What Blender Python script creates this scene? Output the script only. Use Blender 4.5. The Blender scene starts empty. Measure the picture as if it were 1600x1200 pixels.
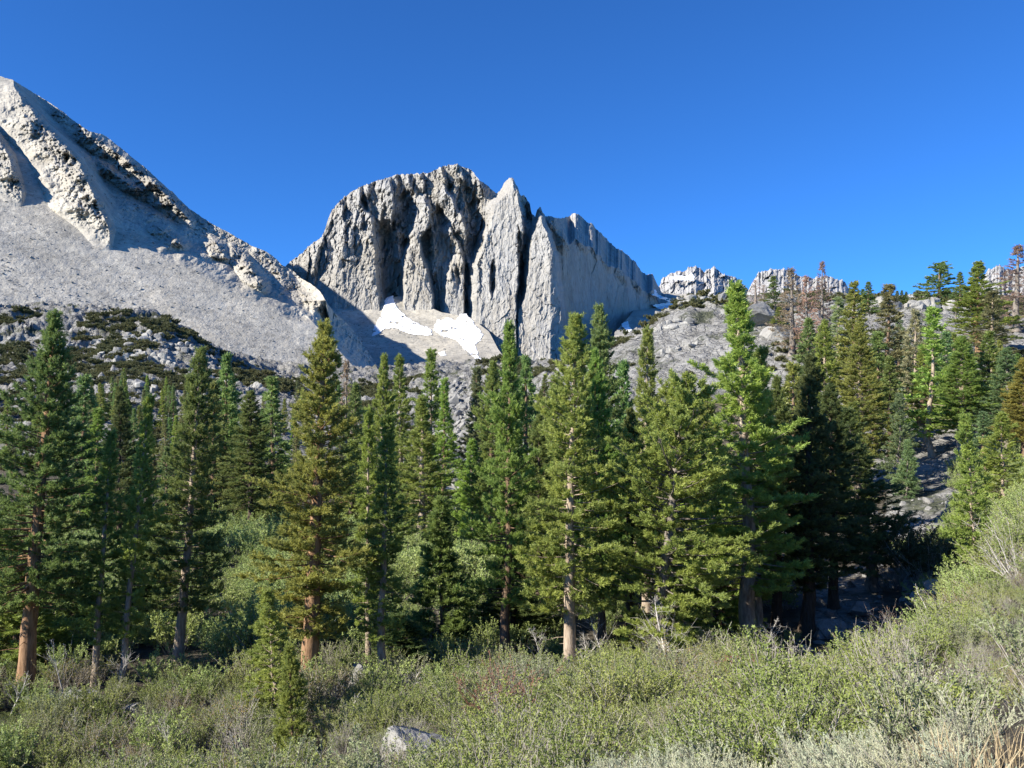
import bpy, math, random
import numpy as np
from mathutils import Vector, Matrix

# ------------------------------------------------------------------ camera, sky, sun, exposure
scene = bpy.context.scene
COL = scene.collection
F, CX, CY = 1330.0, 800.0, 600.0            # focal length and centre in photograph pixels
PITCH = math.radians(3.44)
cam_d = bpy.data.cameras.new("camera")
cam_d.sensor_width = 36.0
cam_d.lens = F / 1600.0 * 36.0
cam_d.clip_start, cam_d.clip_end = 0.1, 60000.0
cam = bpy.data.objects.new("camera", cam_d)
cam.rotation_euler = (math.radians(90) + PITCH, 0, 0)
COL.objects.link(cam)
scene.camera = cam

SUN_EL, SUN_TH = math.radians(30.0), math.radians(63.0)     # height; angle to the left of straight behind the camera
SUN = np.array([-math.sin(SUN_TH) * math.cos(SUN_EL), -math.cos(SUN_TH) * math.cos(SUN_EL), math.sin(SUN_EL)])
world = bpy.data.worlds.new("World")
scene.world = world
world.use_nodes = True
wn, wl = world.node_tree.nodes, world.node_tree.links
wn.clear()
sky = wn.new("ShaderNodeTexSky")
sky.sky_type = 'NISHITA'
sky.sun_disc = False
sky.sun_elevation = SUN_EL
sky.sun_rotation = math.atan2(SUN[0], SUN[1])
sky.altitude = 3000.0
sky.air_density, sky.dust_density, sky.ozone_density = 1.0, 0.25, 4.0
tint = wn.new("ShaderNodeMix"); tint.data_type = 'RGBA'; tint.blend_type = 'MULTIPLY'
tint.inputs[0].default_value = 1.0
tint.inputs[7].default_value = (0.31, 0.77, 1.28, 1)
bg = wn.new("ShaderNodeBackground"); bg.inputs[1].default_value = 0.090
wo = wn.new("ShaderNodeOutputWorld")
wl.new(sky.outputs[0], tint.inputs[6]); wl.new(tint.outputs[2], bg.inputs[0]); wl.new(bg.outputs[0], wo.inputs[0])

sun_d = bpy.data.lights.new("sun", 'SUN')
sun_d.energy, sun_d.angle, sun_d.color = 5.0, math.radians(0.53), (1.0, 0.945, 0.85)
sun_o = bpy.data.objects.new("sun", sun_d)
sun_o.rotation_euler = Vector(SUN).to_track_quat('Z', 'Y').to_euler()
COL.objects.link(sun_o)

scene.view_settings.view_transform = 'Standard'
scene.view_settings.look = 'None'
scene.view_settings.exposure = 0.93
scene.view_settings.gamma = 1.0
scene.cycles.max_bounces = 8
scene.cycles.diffuse_bounces = 1
scene.cycles.transmission_bounces = 6
scene.cycles.sample_clamp_indirect = 4.0

# ------------------------------------------------------------------ helpers
def ray(px, py):
    """Direction through a photograph pixel, scaled so that its forward (world y) part is 1."""
    a = (np.asarray(px, float) - CX) / F
    b = (CY - np.asarray(py, float)) / F
    y = math.cos(PITCH) - b * math.sin(PITCH)
    z = math.sin(PITCH) + b * math.cos(PITCH)
    return a / y, z / y

def _hash(ix, iy, iz, seed):
    h = (ix * 374761393 + iy * 668265263 + iz * 1440662683 + seed * 1274126177) & 0xFFFFFFFF
    h = ((h ^ (h >> 13)) * 1274126177) & 0xFFFFFFFF
    h = ((h ^ (h >> 16)) * 2246822519) & 0xFFFFFFFF
    return ((h ^ (h >> 15)) & 0xFFFF) / 32767.5 - 1.0

def noise(x, y, z=0.0, seed=0):
    x, y, z = np.broadcast_arrays(np.asarray(x, float), np.asarray(y, float), np.asarray(z, float))
    fx, fy, fz = np.floor(x), np.floor(y), np.floor(z)
    ix, iy, iz = fx.astype(np.int64), fy.astype(np.int64), fz.astype(np.int64)
    u, v, w = x - fx, y - fy, z - fz
    u, v, w = (t * t * t * (t * (t * 6 - 15) + 10) for t in (u, v, w))
    r = 0.0
    for a in (0, 1):
        for b in (0, 1):
            for c in (0, 1):
                r = r + _hash(ix + a, iy + b, iz + c, seed) * (u if a else 1 - u) * (v if b else 1 - v) * (w if c else 1 - w)
    return r

def fbm(x, y, z=0.0, seed=0, octaves=5, gain=0.5, ridged=False):
    s, amp, tot = 0.0, 1.0, 0.0
    for o in range(octaves):
        n = noise(np.asarray(x) * 2 ** o, np.asarray(y) * 2 ** o, np.asarray(z) * 2 ** o, seed + o * 17)
        if ridged:
            n = 1.0 - 2.0 * np.abs(n)
        s = s + n * amp
        tot += amp
        amp *= gain
    return s / tot

def facets(x, y, seed):
    """Broken rock: every jittered cell is a small tilted plane of its own."""
    x, y = np.broadcast_arrays(np.asarray(x, float), np.asarray(y, float))
    ix, iy = np.floor(x).astype(np.int64), np.floor(y).astype(np.int64)
    best = np.full(x.shape, 1e9); out = np.zeros(x.shape)
    for a in (-1, 0, 1):
        for b in (-1, 0, 1):
            cx, cy = ix + a, iy + b
            px_ = cx + 0.5 + 0.45 * _hash(cx, cy, 0, seed); py_ = cy + 0.5 + 0.45 * _hash(cx, cy, 1, seed)
            d = (x - px_) ** 2 + (y - py_) ** 2; k = d < best
            v = 0.6 * _hash(cx, cy, 2, seed) + 0.9 * _hash(cx, cy, 3, seed) * (x - px_) + 0.6 * _hash(cx, cy, 4, seed) * (y - py_)
            out = np.where(k, v, out); best = np.where(k, d, best)
    return out

def mesh_from(name, verts, faces, smooth=False, attrs=None):
    """faces: (n,k) integer array with k = 3 or 4, or a list of such arrays."""
    me = bpy.data.meshes.new(name)
    verts = np.asarray(verts, np.float32).reshape(-1, 3)
    blocks = faces if isinstance(faces, list) else [faces]
    blocks = [np.asarray(b, np.int32) for b in blocks if len(b)]
    me.vertices.add(len(verts))
    me.vertices.foreach_set("co", verts.ravel())
    loops = np.concatenate([b.ravel() for b in blocks])
    counts = np.concatenate([np.full(len(b), b.shape[1], np.int32) for b in blocks])
    starts = np.concatenate([[0], np.cumsum(counts)[:-1]]).astype(np.int32)
    me.loops.add(len(loops)); me.loops.foreach_set("vertex_index", loops)
    me.polygons.add(len(counts)); me.polygons.foreach_set("loop_start", starts)
    me.polygons.foreach_set("use_smooth", np.full(len(counts), smooth, bool))
    for k, v in (attrs or {}).items():
        at = me.attributes.new(k, 'FLOAT', 'POINT'); at.data.foreach_set("value", np.asarray(v, np.float32).ravel())
    me.update(calc_edges=True)
    return me

def grid_faces(nr, nc):
    i = np.arange(nr * nc).reshape(nr, nc)
    return np.stack([i[:-1, :-1], i[:-1, 1:], i[1:, 1:], i[1:, :-1]], -1).reshape(-1, 4)

def link(name, me, mat=None, parent=None):
    o = bpy.data.objects.new(name, me)
    if mat is not None and me is not None and not me.materials:
        me.materials.append(mat)
    COL.objects.link(o)
    if parent is not None:
        o.parent = parent
    return o

def tag(o, label=None, cat=None, group=None, kind=None):
    if label: o["label"] = label
    if cat: o["category"] = cat
    if group: o["group"] = group
    if kind: o["kind"] = kind
    return o

# ------------------------------------------------------------------ materials
class Mat:
    def __init__(self, name, rough=0.9):
        self.m = bpy.data.materials.new(name); self.m.use_nodes = True
        self.n, self.l = self.m.node_tree.nodes, self.m.node_tree.links
        self.p = self.n["Principled BSDF"]
        self.p.inputs["Roughness"].default_value = rough
        self.p.inputs["Specular IOR Level"].default_value = 0.2
        self.co = self.n.new("ShaderNodeTexCoord").outputs["Object"]
    def scaled(self, s):
        v = self.n.new("ShaderNodeVectorMath"); v.operation = 'MULTIPLY'; v.inputs[1].default_value = s
        self.l.new(self.co, v.inputs[0]); return v.outputs[0]
    def tex(self, scale, vec=None, detail=5.0, rough=0.6):
        t = self.n.new("ShaderNodeTexNoise"); t.inputs["Scale"].default_value = scale
        t.inputs["Detail"].default_value = detail; t.inputs["Roughness"].default_value = rough
        self.l.new(vec or self.co, t.inputs["Vector"]); return t.outputs[0]
    def voro(self, scale, vec=None, feature='F1', out=0):
        t = self.n.new("ShaderNodeTexVoronoi"); t.inputs["Scale"].default_value = scale; t.feature = feature
        self.l.new(vec or self.co, t.inputs["Vector"]); return t.outputs[out]
    def ramp(self, fac, stops):
        r = self.n.new("ShaderNodeValToRGB"); e = r.color_ramp.elements
        while len(e) < len(stops): e.new(0.5)
        for k, (p, c) in zip(e, stops):
            k.position = p; k.color = (*c, 1) if len(c) == 3 else c
        self.l.new(fac, r.inputs[0]); return r.outputs[0]
    def mix(self, fac, a, b, mode='MIX'):
        x = self.n.new("ShaderNodeMix"); x.data_type = 'RGBA'; x.blend_type = mode
        for s, v in ((0, fac), (6, a), (7, b)):
            if isinstance(v, (int, float)): x.inputs[s].default_value = v
            elif isinstance(v, tuple): x.inputs[s].default_value = (*v, 1)
            else: self.l.new(v, x.inputs[s])
        return x.outputs[2]
    def math(self, op, a, b=0.0, clamp=False):
        x = self.n.new("ShaderNodeMath"); x.operation = op; x.use_clamp = clamp
        for s, v in ((0, a), (1, b)):
            if isinstance(v, (int, float)): x.inputs[s].default_value = v
            else: self.l.new(v, x.inputs[s])
        return x.outputs[0]
    def attr(self, name):
        a = self.n.new("ShaderNodeAttribute"); a.attribute_name = name; return a.outputs["Fac"]
    def objcolor(self):
        return self.n.new("ShaderNodeObjectInfo").outputs["Color"]
    def objrand(self):
        return self.n.new("ShaderNodeObjectInfo").outputs["Random"]
    def color(self, c):
        if isinstance(c, tuple): self.p.inputs["Base Color"].default_value = (*c, 1)
        else: self.l.new(c, self.p.inputs["Base Color"])
    def bump(self, h, strength=0.5, dist=0.1):
        b = self.n.new("ShaderNodeBump"); b.inputs["Strength"].default_value = strength; b.inputs["Distance"].default_value = dist
        self.l.new(h, b.inputs["Height"]); self.l.new(b.outputs[0], self.p.inputs["Normal"])

def mat_crag():
    m = Mat("crag_granite")
    streak = m.tex(1.0, m.scaled((0.05, 0.02, 0.008)), 6, 0.62)
    fine = m.tex(1.0, m.scaled((0.22, 0.12, 0.05)), 6, 0.7)
    big = m.tex(0.006, None, 4)
    c = m.ramp(streak, [(0.30, (0.30, 0.29, 0.27)), (0.47, (0.42, 0.408, 0.38)), (0.60, (0.47, 0.455, 0.42)), (0.74, (0.38, 0.353, 0.31))])
    c = m.mix(m.math('MULTIPLY', m.ramp(big, [(0.45, (0, 0, 0)), (0.68, (1, 1, 1))]), 0.5), c, (0.40, 0.35, 0.262))
    c = m.mix(0.7, c, m.ramp(fine, [(0.3, (0.55, 0.55, 0.55)), (0.6, (1, 1, 1))]), 'MULTIPLY')
    m.color(c)
    m.bump(m.math('ADD', m.math('MULTIPLY', m.tex(1.0, m.scaled((0.30, 0.15, 0.03)), 8, 0.72), 1.0), m.math('MULTIPLY', m.tex(0.22, None, 8, 0.72), 0.6)), 0.75, 6.0)
    return m.m

def mat_talus():
    m = Mat("talus_scree")
    big = m.tex(0.012, None, 5)
    st = m.voro(0.33, None, 'F1', 1)
    st2 = m.voro(0.11, None, 'F1', 1)
    c = m.ramp(big, [(0.35, (0.360, 0.334, 0.280)), (0.65, (0.468, 0.434, 0.364))])
    bw = m.n.new("ShaderNodeRGBToBW"); m.l.new(m.mix(0.5, st, st2), bw.inputs[0])
    c = m.mix(0.8, c, m.ramp(bw.outputs[0], [(0.22, (0.55, 0.55, 0.55)), (0.36, (0.90, 0.90, 0.90)), (0.6, (1.0, 1.0, 1.0)), (0.75, (1.22, 1.22, 1.20))]), 'MULTIPLY')
    fan = m.tex(1.0, m.scaled((0.011, 0.0035, 0.0035)), 6, 0.65)
    c = m.mix(0.85, c, m.ramp(fan, [(0.34, (0.74, 0.75, 0.77)), (0.5, (1.0, 1.0, 1.0)), (0.68, (1.16, 1.13, 1.08))]), 'MULTIPLY')
    # rock on the ribs is browner than the scree, darkened to paint in broad shading
    rk = m.attr("rock")
    c = m.mix(m.math('MULTIPLY', rk, 0.6), c, m.ramp(m.tex(0.09, None, 6, 0.7), [(0.32, (0.20, 0.183, 0.152)), (0.62, (0.36, 0.33, 0.277))]))
    m.color(c)
    m.bump(m.math('ADD', m.math('MULTIPLY', m.voro(0.4), 0.5), m.math('MULTIPLY', m.tex(0.3, None, 6, 0.7), 1.0)), 0.42, 1.6)
    return m.m

def mat_far():
    m = Mat("far_granite")
    c = m.ramp(m.tex(1.0, m.scaled((0.012, 0.008, 0.004)), 6, 0.65), [(0.3, (0.36, 0.35, 0.335)), (0.65, (0.50, 0.485, 0.46))])
    m.color(c)
    m.bump(m.tex(0.02, None, 8, 0.7), 0.9, 30.0)
    return m.m

def mat_snow():
    m = Mat("old_snow", 0.6)
    c = m.ramp(m.tex(0.045, None, 7, 0.7), [(0.30, (0.62, 0.61, 0.59)), (0.44, (0.82, 0.82, 0.82)), (0.62, (0.90, 0.90, 0.90))])
    m.color(c)
    m.bump(m.tex(0.11, None, 6, 0.65), 0.8, 4.0)
    return m.m

MAT = {k: f() for k, f in (("crag", mat_crag), ("talus", mat_talus), ("far", mat_far), ("snow", mat_snow))}

# ------------------------------------------------------------------ mountains
def crest(ribs, px, py, sharp=1.0):
    """Height of a set of rock ribs over the face: each rib is a crest line in (px, py, height), a width to its left and to its right."""
    r = np.zeros_like(px)
    for pts, wl_, wr_, p in ribs:
        q = np.array(pts, float)
        cx = np.interp(py, q[:, 1], q[:, 0])
        w = 2.5 * noise(py / 22.0, np.full_like(py, q[0, 0] * 0.37), 0, 5)
        d = px - cx - w
        L = max(12.0, 0.3 * (q[-1, 1] - q[0, 1]))
        fade = np.clip((py - q[0, 1] + L * 0.3) / L, 0, 1) * np.clip((q[-1, 1] + L * 0.5 - py) / L, 0, 1)
        k = 0.25 + 0.75 * fade
        s = np.clip(1 - np.where(d < 0, -d / (wl_ * k), d / (wr_ * k)), 0, 1) ** sharp
        r = np.maximum(r, p * s * fade)
    return r

def sheet(name, cols, top, bottom, nrow, depth, mat, back=None, attrs=None, jag=None):
    """A mountain face as a real surface: columns across, rows from the foot to the crest, then over the crest and down the far side."""
    pxs = np.asarray(cols, float)
    pt = np.interp(pxs, [t[0] for t in top], [t[1] for t in top])
    if jag is not None: pt = pt + jag(pxs)
    pb = np.interp(pxs, [t[0] for t in bottom], [t[1] for t in bottom])
    s = np.linspace(0, 1, nrow)[:, None]
    px = np.broadcast_to(pxs, (nrow, len(pxs)))
    py = pb + (pt - pb) * s
    dx, dz = ray(px, py)
    Y = depth(px, py, pt[None, :] + 0 * py)
    X, Z = dx * Y, dz * Y
    at = {k: f(px, py, pt[None, :] + 0 * py) for k, f in (attrs or {}).items()}
    if back:
        nb = 14
        t = np.linspace(0, 1, nb + 1)[1:, None]
        Yb = Y[-1] + t * back
        drop = (t ** 1.2) * back * 0.75 + 0.06 * back * np.abs(fbm(X[-1] / (0.2 * back), t * 3.0, 0, 3))
        Xb = X[-1] + 0 * t
        Zb = Z[-1] - drop
        X, Y, Z = np.vstack([X, Xb]), np.vstack([Y, Yb]), np.vstack([Z, Zb])
        at = {k: np.vstack([v, np.repeat(v[-1:], nb, 0)]) for k, v in at.items()}
    V = np.stack([X, Y, Z], -1)
    return link(name, mesh_from(name, V, grid_faces(V.shape[0], V.shape[1]), False, at), mat)

# --- the granite crag in the middle
CRAG_TOP = [(430, 428), (452, 409), (470, 396), (487, 380), (503, 368), (508, 356), (513, 340), (519, 327), (532, 312), (548, 300), (564, 290), (582, 284),
            (600, 278), (618, 272), (640, 270), (655, 270), (672, 268), (688, 260), (702, 257), (714, 254), (722, 259), (736, 264), (745, 276), (757, 286), (768, 294), (774, 299), (778, 301), (784, 292),
            (790, 281), (796, 276), (802, 278), (808, 290), (813, 303), (821, 306), (828, 318), (831, 333), (836, 337), (839, 326), (844, 321), (849, 332), (853, 337), (862, 336), (872, 341), (884, 338), (896, 333),
            (906, 335), (914, 343), (926, 350), (938, 362), (950, 374), (962, 387), (972, 390), (984, 400), (996, 413), (1004, 425), (1012, 428), (1020, 427), (1026, 440), (1034, 455), (1060, 470)]
RIBS = [
    ([(500, 366), (489, 436)], 40, 7, 30), ([(534, 300), (536, 380)], 14, 5, 27), ([(549, 328), (551, 394)], 9, 4, 20), ([(561, 290), (563, 364)], 13, 5, 30), ([(573, 278), (576, 322)], 8, 4, 22),
    ([(606, 280), (613, 352)], 26, 5, 48),
    ([(667, 306), (675, 356)], 22, 5, 48), ([(676, 346), (680, 398)], 9, 4, 24),
    ([(690, 284), (705, 315), (722, 345), (728, 372)], 26, 5, 46), ([(701, 350), (712, 372), (722, 402)], 18, 5, 34), ([(706, 408), (709, 448)], 22, 4, 30), 
    ([(760, 402), (764, 460)], 22, 3, 66),
    ([(655, 262), (662, 300)], 12, 4, 20), ([(690, 256), (697, 286)], 12, 4, 24), ([(716, 252), (726, 285)], 14, 4, 24), ([(742, 268), (752, 300)], 12, 4, 22),
    ([(640, 268), (644, 300)], 14, 4, 22), ([(840, 318), (847, 345)], 5, 3, 20),
    ([(868, 330), (886, 392)], 14, 8, 30), ([(900, 320), (918, 390)], 16, 9, 34), ([(916, 330), (934, 402)], 10, 7, 28), ([(932, 340), (954, 420)], 14, 9, 36), ([(958, 368), (980, 442)], 14, 9, 36), ([(984, 386), (1006, 456)], 14, 9, 36), ([(1010, 412), (1028, 466)], 12, 8, 26),
    ([(893, 380), (897, 460), (896, 580)], 10, 9, 12), ([(912, 385), (918, 480), (914, 600)], 9, 10, 14), ([(935, 400), (938, 480), (936, 600)], 12, 9, 15), ([(955, 420), (962, 500), (960, 600)], 9, 10, 14), ([(980, 440), (984, 500), (982, 600)], 10, 9, 15), ([(1003, 455), (1006, 520), (1004, 600)], 9, 9, 14),
]
GULLIES = [
    ([(600, 330), (606, 400), (612, 460), (616, 490)], 12, 22, 70), ([(628, 275), (634, 310), (636, 350), (628, 400)], 14, 14, 60), ([(541, 310), (543, 378)], 5, 7, 22), ([(569, 300), (571, 362)], 5, 9, 24),
    ([(584, 282), (588, 322)], 5, 8, 22), ([(728, 290), (742, 330), (748, 372), (738, 400)], 14, 12, 60), ([(683, 320), (690, 356)], 6, 10, 40), ([(700, 285), (706, 300)], 6, 6, 30), ([(661, 362), (668, 405)], 6, 10, 30),
    ([(729, 400), (728, 500)], 3, 4, 30), ([(812, 360), (813, 470)], 4, 5, 40), ([(770, 408), (771, 458)], 4, 6, 34), ([(824, 300), (824, 348)], 7, 6, 50), ([(714, 414), (716, 448)], 4, 6, 24), ([(680, 430), (682, 505)], 3, 6, 24),
]
SLABS = [   # left edge, right edge (py, px), height of the buttress, run of its left and right flanks, where its top fades in
    ([(300, 534), (340, 512), (380, 502), (430, 493), (520, 488)], [(300, 545), (340, 582), (390, 588), (440, 591), (520, 600)], 58, 30, 6, (300, 345)),
    ([(310, 660), (347, 645), (390, 630), (446, 625), (520, 622)], [(310, 672), (350, 674), (372, 656), (400, 660), (421, 668), (461, 677), (520, 681)], 66, 8, 5, (308, 322)),
    ([(385, 708), (440, 690), (520, 683)], [(380, 720), (415, 726), (520, 726)], 50, 9, 3, (380, 410)),
    ([(276, 792), (285, 786), (301, 778), (319, 760), (353, 752), (384, 740), (415, 732), (500, 728), (600, 740)], [(276, 799), (298, 810), (353, 819), (467, 808), (600, 809)], 84, 15, 5, (274, 282)),
    ([(335, 838), (369, 823), (467, 811), (488, 801), (640, 796)], [(335, 847), (350, 853), (403, 872), (446, 876), (498, 884), (557, 881), (640, 877)], 100, 10, 8, (328, 340)),
]
def slabs(px, py):
    r = np.zeros_like(px)
    for L_, R_, h, wl_, wr_, (t0, t1) in SLABS:
        L_, R_ = np.array(L_, float), np.array(R_, float)
        l, q = np.interp(py, L_[:, 0], L_[:, 1]), np.interp(py, R_[:, 0], R_[:, 1])
        e = 2.2 * fbm(py / 14.0, 0.3, 0, int(h), 4, 0.6)
        s_ = np.clip((px - l - e) / wl_, 0, 1) * np.clip((q + e + wr_ * 0.5 - px) / wr_, 0, 1)
        r = np.maximum(r, h * s_ * (0.78 + 0.34 * np.clip((px - l) / np.maximum(q - l, 4), 0, 1)) * np.clip((py - t0) / (t1 - t0), 0, 1))
    return r
def crag_depth(px, py, pt):
    h = (620 - py)
    base = np.interp(px, [430, 490, 760, 860, 880, 930, 1060], [2010, 1950, 1950, 1952, 1990, 2200, 2760])
    Y = base + 0.52 * h
    top = np.clip((pt + np.interp(px, [860, 890, 920, 1000], [14, 40, 40, 28]) * (1 + 0.25 * fbm(px / 12.0, 0.4, 0, 15, 2, 0.5)) - py), 0, None)
    Y = Y + top * np.interp(px, [430, 500, 866, 890, 1040], [1.0, 0.9, 1.0, 13.0, 15.0])
    wx = px + 6.0 * fbm(px / 10.0, py / 13.0, 0, 33, 5, 0.62) * np.clip((450 - py) / 60, 0.25, 1)
    r = crest(RIBS, wx, py, 0.85)
    r = np.maximum(r * (1.15 + 0.45 * np.clip((410 - py) / 50, 0, 1)), slabs(wx * 0.4 + px * 0.6, py))
    edge = np.interp(px, [430, 470], [0.4, 1.0])
    gul = crest(GULLIES, wx, py, 0.55) * (1 + 0.45 * facets(px / 9.0, (py + 0.8 * px) / 17.0, 66))
    wob = 10 * fbm(px / 60.0, py / 80.0, 0, 4, 3)
    fl = fbm((px + wob) / 13.0, (py + 0.4 * px) / 90.0, 0, 11, 5, 0.55, True)
    fl2 = fbm((px + wob * 0.5 + 0.12 * py) / 7.0, py / 24.0, 0, 23, 4, 0.62, True)
    dim = 1 - 0.25 * np.clip((px - 880) / 12, 0, 1) * np.clip((py - pt - 30) / 20, 0, 1)
    upper = np.clip((470 - py) / 90, 0, 1) * np.clip((770 - px) / 20, 0, 1) + 0.5 * np.clip((px - 872) / 10, 0, 1) * np.clip((pt + 60 - py) / 30, 0, 1)
    fx, fy = px + wob * 0.8 + 3 * fbm(px / 9.0, py / 9.0, 0, 35, 3), py + 0.5 * px
    fac = (4.5 + 10 * upper) * facets(fx / 15.0, fy / 52.0, 61) + (2.4 + 6.5 * upper) * facets(fx / 7.0, fy / 15.0, 62) + (1.2 + 3.2 * upper) * facets(fx / 3.2, fy / 5.0, 63)
    Y = Y - dim * fac
    return Y - r * edge + 1.1 * gul - dim * (2.6 + 5 * upper) * fl - dim * (2.0 + 2.5 * upper) * fl2 - dim * (4 + 8 * upper) * fbm(px / 20.0, py / 24.0, 0, 31, 5, 0.6)
def jag_crag(x):
    return -4.5 * np.abs(fbm(x / 7.0, 0.3, 0, 8, 4, 0.7)) - 3.0 * np.clip(fbm(x / 3.0, 0.9, 0, 18, 3, 0.7), 0, 1) + 2.5
sheet("crag", np.linspace(430, 1060, 800), CRAG_TOP, [(430, 640), (1060, 640)], 430, crag_depth, MAT["crag"], 500, jag=jag_crag)

# --- far peaks beyond the pass
def far_sheet(name, top, D, x0, x1, seed, n=240):
    def dep(px, py, pt):
        h = np.clip(py - pt, 0, None)
        return D - 9.0 * h - D * 0.007 * fbm((px + 0.9 * py) / 26.0, py / 34.0, 0, seed, 6, 0.6, True) - D * 0.002 * fbm(px / 4.0, py / 9.0, 0, seed + 3, 3) - D * 0.006 * facets((px + 0.6 * py) / 10.0, (py - px * 0.4) / 14.0, seed) - D * 0.003 * facets(px / 3.0, py / 9.0, seed + 1)
    return sheet(name, np.linspace(x0, x1, n * 2), top, [(x0, 520), (x1, 520)], 120, dep, MAT["far"], D * 0.2, jag=lambda x: -5.0 * np.clip(fbm(x / 10.0, 0.7, 0, seed, 4, 0.55, True), -0.4, 1) - 2.5 * np.clip(fbm(x / 4.0, 0.2, 0, seed + 9, 2, 0.6), 0, 1) + 2.5)
far_sheet("mountain", [(1000, 470), (1028, 448), (1036, 431), (1044, 428), (1056, 424), (1068, 421), (1080, 415), (1092, 418), (1100, 424), (1108, 420), (1116, 415), (1124, 421), (1130, 428), (1144, 431), (1156, 440), (1170, 452), (1190, 470), (1210, 480)], 5200, 1000, 1210, 61)
far_sheet("mountain", [(1160, 470), (1180, 432), (1186, 424), (1204, 421), (1216, 421), (1224, 419), (1240, 428), (1262, 431), (1280, 434), (1300, 431), (1318, 440), (1330, 452), (1345, 462), (1380, 470), (1415, 459), (1440, 457), (1470, 470), (1500, 468), (1530, 438), (1545, 420), (1562, 411), (1580, 424), (1612, 408), (1660, 430), (1720, 450)], 4300, 1160, 1720, 73, 420)
# --- the stony basin under the pass
def basin_depth(px, py, pt):
    return np.interp(py, [455, 470, 495, 560], [3300, 2900, 2300, 1500]) + 60 * fbm(px / 30.0, py / 14.0, 0, 41, 4)
sheet("terrain", np.linspace(960, 1320, 200), [(960, 520), (985, 492), (1005, 462), (1025, 455), (1042, 458), (1100, 461), (1150, 462), (1320, 470)], [(960, 580), (1320, 580)], 60, basin_depth, MAT["talus"], 200,
      attrs={"rock": lambda px, py, pt: 0.2 + 0 * px})
# --- the scree apron below the crag
def apron_depth(px, py, pt):
    Y = np.interp(py, [455, 500, 540, 600, 680], [2060, 1900, 1690, 1250, 900])
    Y = Y + np.interp(px, [560, 640, 760, 900], [0, 0, -40, -90])
    Y = Y - 26 * np.exp(-((px - 640) / 55.0) ** 2 - ((py - 512) / 12.0) ** 2)
    return Y + 16 * fbm(px / 40.0, py / 18.0, 0, 43, 5)
sheet("terrain", np.linspace(470, 1040, 380), [(470, 470), (600, 468), (627, 462), (690, 488), (735, 496), (764, 518), (778, 545), (792, 564), (820, 576), (900, 590), (1040, 560)], [(470, 680), (1040, 680)], 150, apron_depth, MAT["talus"],
      attrs={"rock": lambda px, py, pt: np.clip((py - 545) / 30, 0, 0.6)})

# --- the scree mountain on the left
TAL_TOP = [(-700, -40), (-400, 30), (-150, 85), (0, 119), (20, 124), (45, 140), (75, 158), (95, 172), (118, 190), (140, 205), (160, 209), (178, 222), (200, 240), (228, 262), (250, 283), (275, 305), (296, 326), (330, 348),
           (362, 366), (392, 383), (410, 390), (425, 398), (440, 413), (455, 421), (470, 434), (486, 443), (500, 455), (512, 474), (522, 488), (540, 502), (556, 520), (572, 545), (590, 572), (605, 600), (640, 640)]
TRIBS = [
    ([(-60, 150), (-20, 190), (10, 240), (34, 300)], 70, 12, 34), ([(20, 135), (60, 190), (117, 246), (150, 308), (172, 358)], 78, 16, 54),
    ([(150, 246), (167, 262), (225, 306)], 26, 20, 36), ([(90, 172), (140, 207), (230, 275), (296, 345)], 40, 18, 48), ([(240, 350), (287, 386)], 26, 20, 40), ([(330, 372), (356, 406)], 24, 18, 42),
    ([(362, 384), (390, 415), (414, 450)], 28, 18, 52), ([(405, 388), (440, 425), (470, 458), (492, 482)], 34, 14, 14),
]
def tal_rock(px, py, pt):
    r = crest([(a, b * 0.9, c, 1.0) for a, b, c, d in TRIBS], px, py)
    return np.clip(r * 1.6 + 0.8 * fbm(px / 25.0, py / 25.0, 0, 55, 4) - 0.3, 0, 1) * np.clip((360 + 0.35 * px - py) / 40, 0, 1)
def tal_depth(px, py, pt):
    dx, dz = ray(px, py)
    gx, gy, a = -0.36, 0.56, -620.0
    Y = a / np.minimum(dz - gx * dx - gy, -0.12)
    sm = lambda v: np.clip(v, 0, 1) ** 2 * (3 - 2 * np.clip(v, 0, 1))
    r = crest(TRIBS, px, py, 0.8)
    lip = 352 + 0.49 * (px - 150) + 9 * fbm(px / 22.0, py / 16.0, 0, 91, 4)
    rk = tal_rock(px, py, pt)
    s = Y / 900.0
    cx1 = np.interp(py, [135, 190, 246, 308, 350, 380], [20, 60, 117, 150, 167, 176])
    hollow = sm((lip - py) / 75) * sm((px - cx1 - 4) / 26) * sm((510 - px) / 50)
    rough = (4.5 * rk + 4 * hollow) * (facets(px / 6.0, py / 5.0, 64) + 0.25 * facets(px / 2.6, py / 2.4, 65)) + (5.5 * rk + 5 * hollow) * fbm(px / 8.0, py / 6.5, 0, 51, 4, 0.6) + 0.8 * fbm(px / 9.0, py / 7.0, 0, 53, 3, 0.6)
    # the spur's far end breaks off to the right
    fl_ = np.clip((px - (497 + 0.92 * (py - 512))) / 110, 0, 1) * np.clip((py - 470) / 30, 0, 1)
    spur = fl_ * 420 + 34 * np.minimum(1, fl_ * 6) * fbm(px / 14.0, py / 18.0, 0, 93, 5, 0.6)
    streak = 2.5 * fbm((px - 1.25 * py) / 40.0, py / 160.0, 0, 57, 2)
    r = r * (1 + 0.5 * fbm(px / 22.0, py / 18.0, 0, 97, 4, 0.6))
    return Y + 125 * hollow * s - (r * 1.15 + rough + streak) * s + spur
sheet("scree_mountain", np.concatenate([np.linspace(-700, -60, 120)[:-1], np.linspace(-60, 640, 640)]), TAL_TOP, [(-700, 660), (640, 660)], 420, tal_depth, MAT["talus"], 500, attrs={"rock": tal_rock},
      jag=lambda x: -2.5 * np.abs(fbm(x / 9.0, 0.1, 0, 9, 4, 0.6)) + 1)

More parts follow.
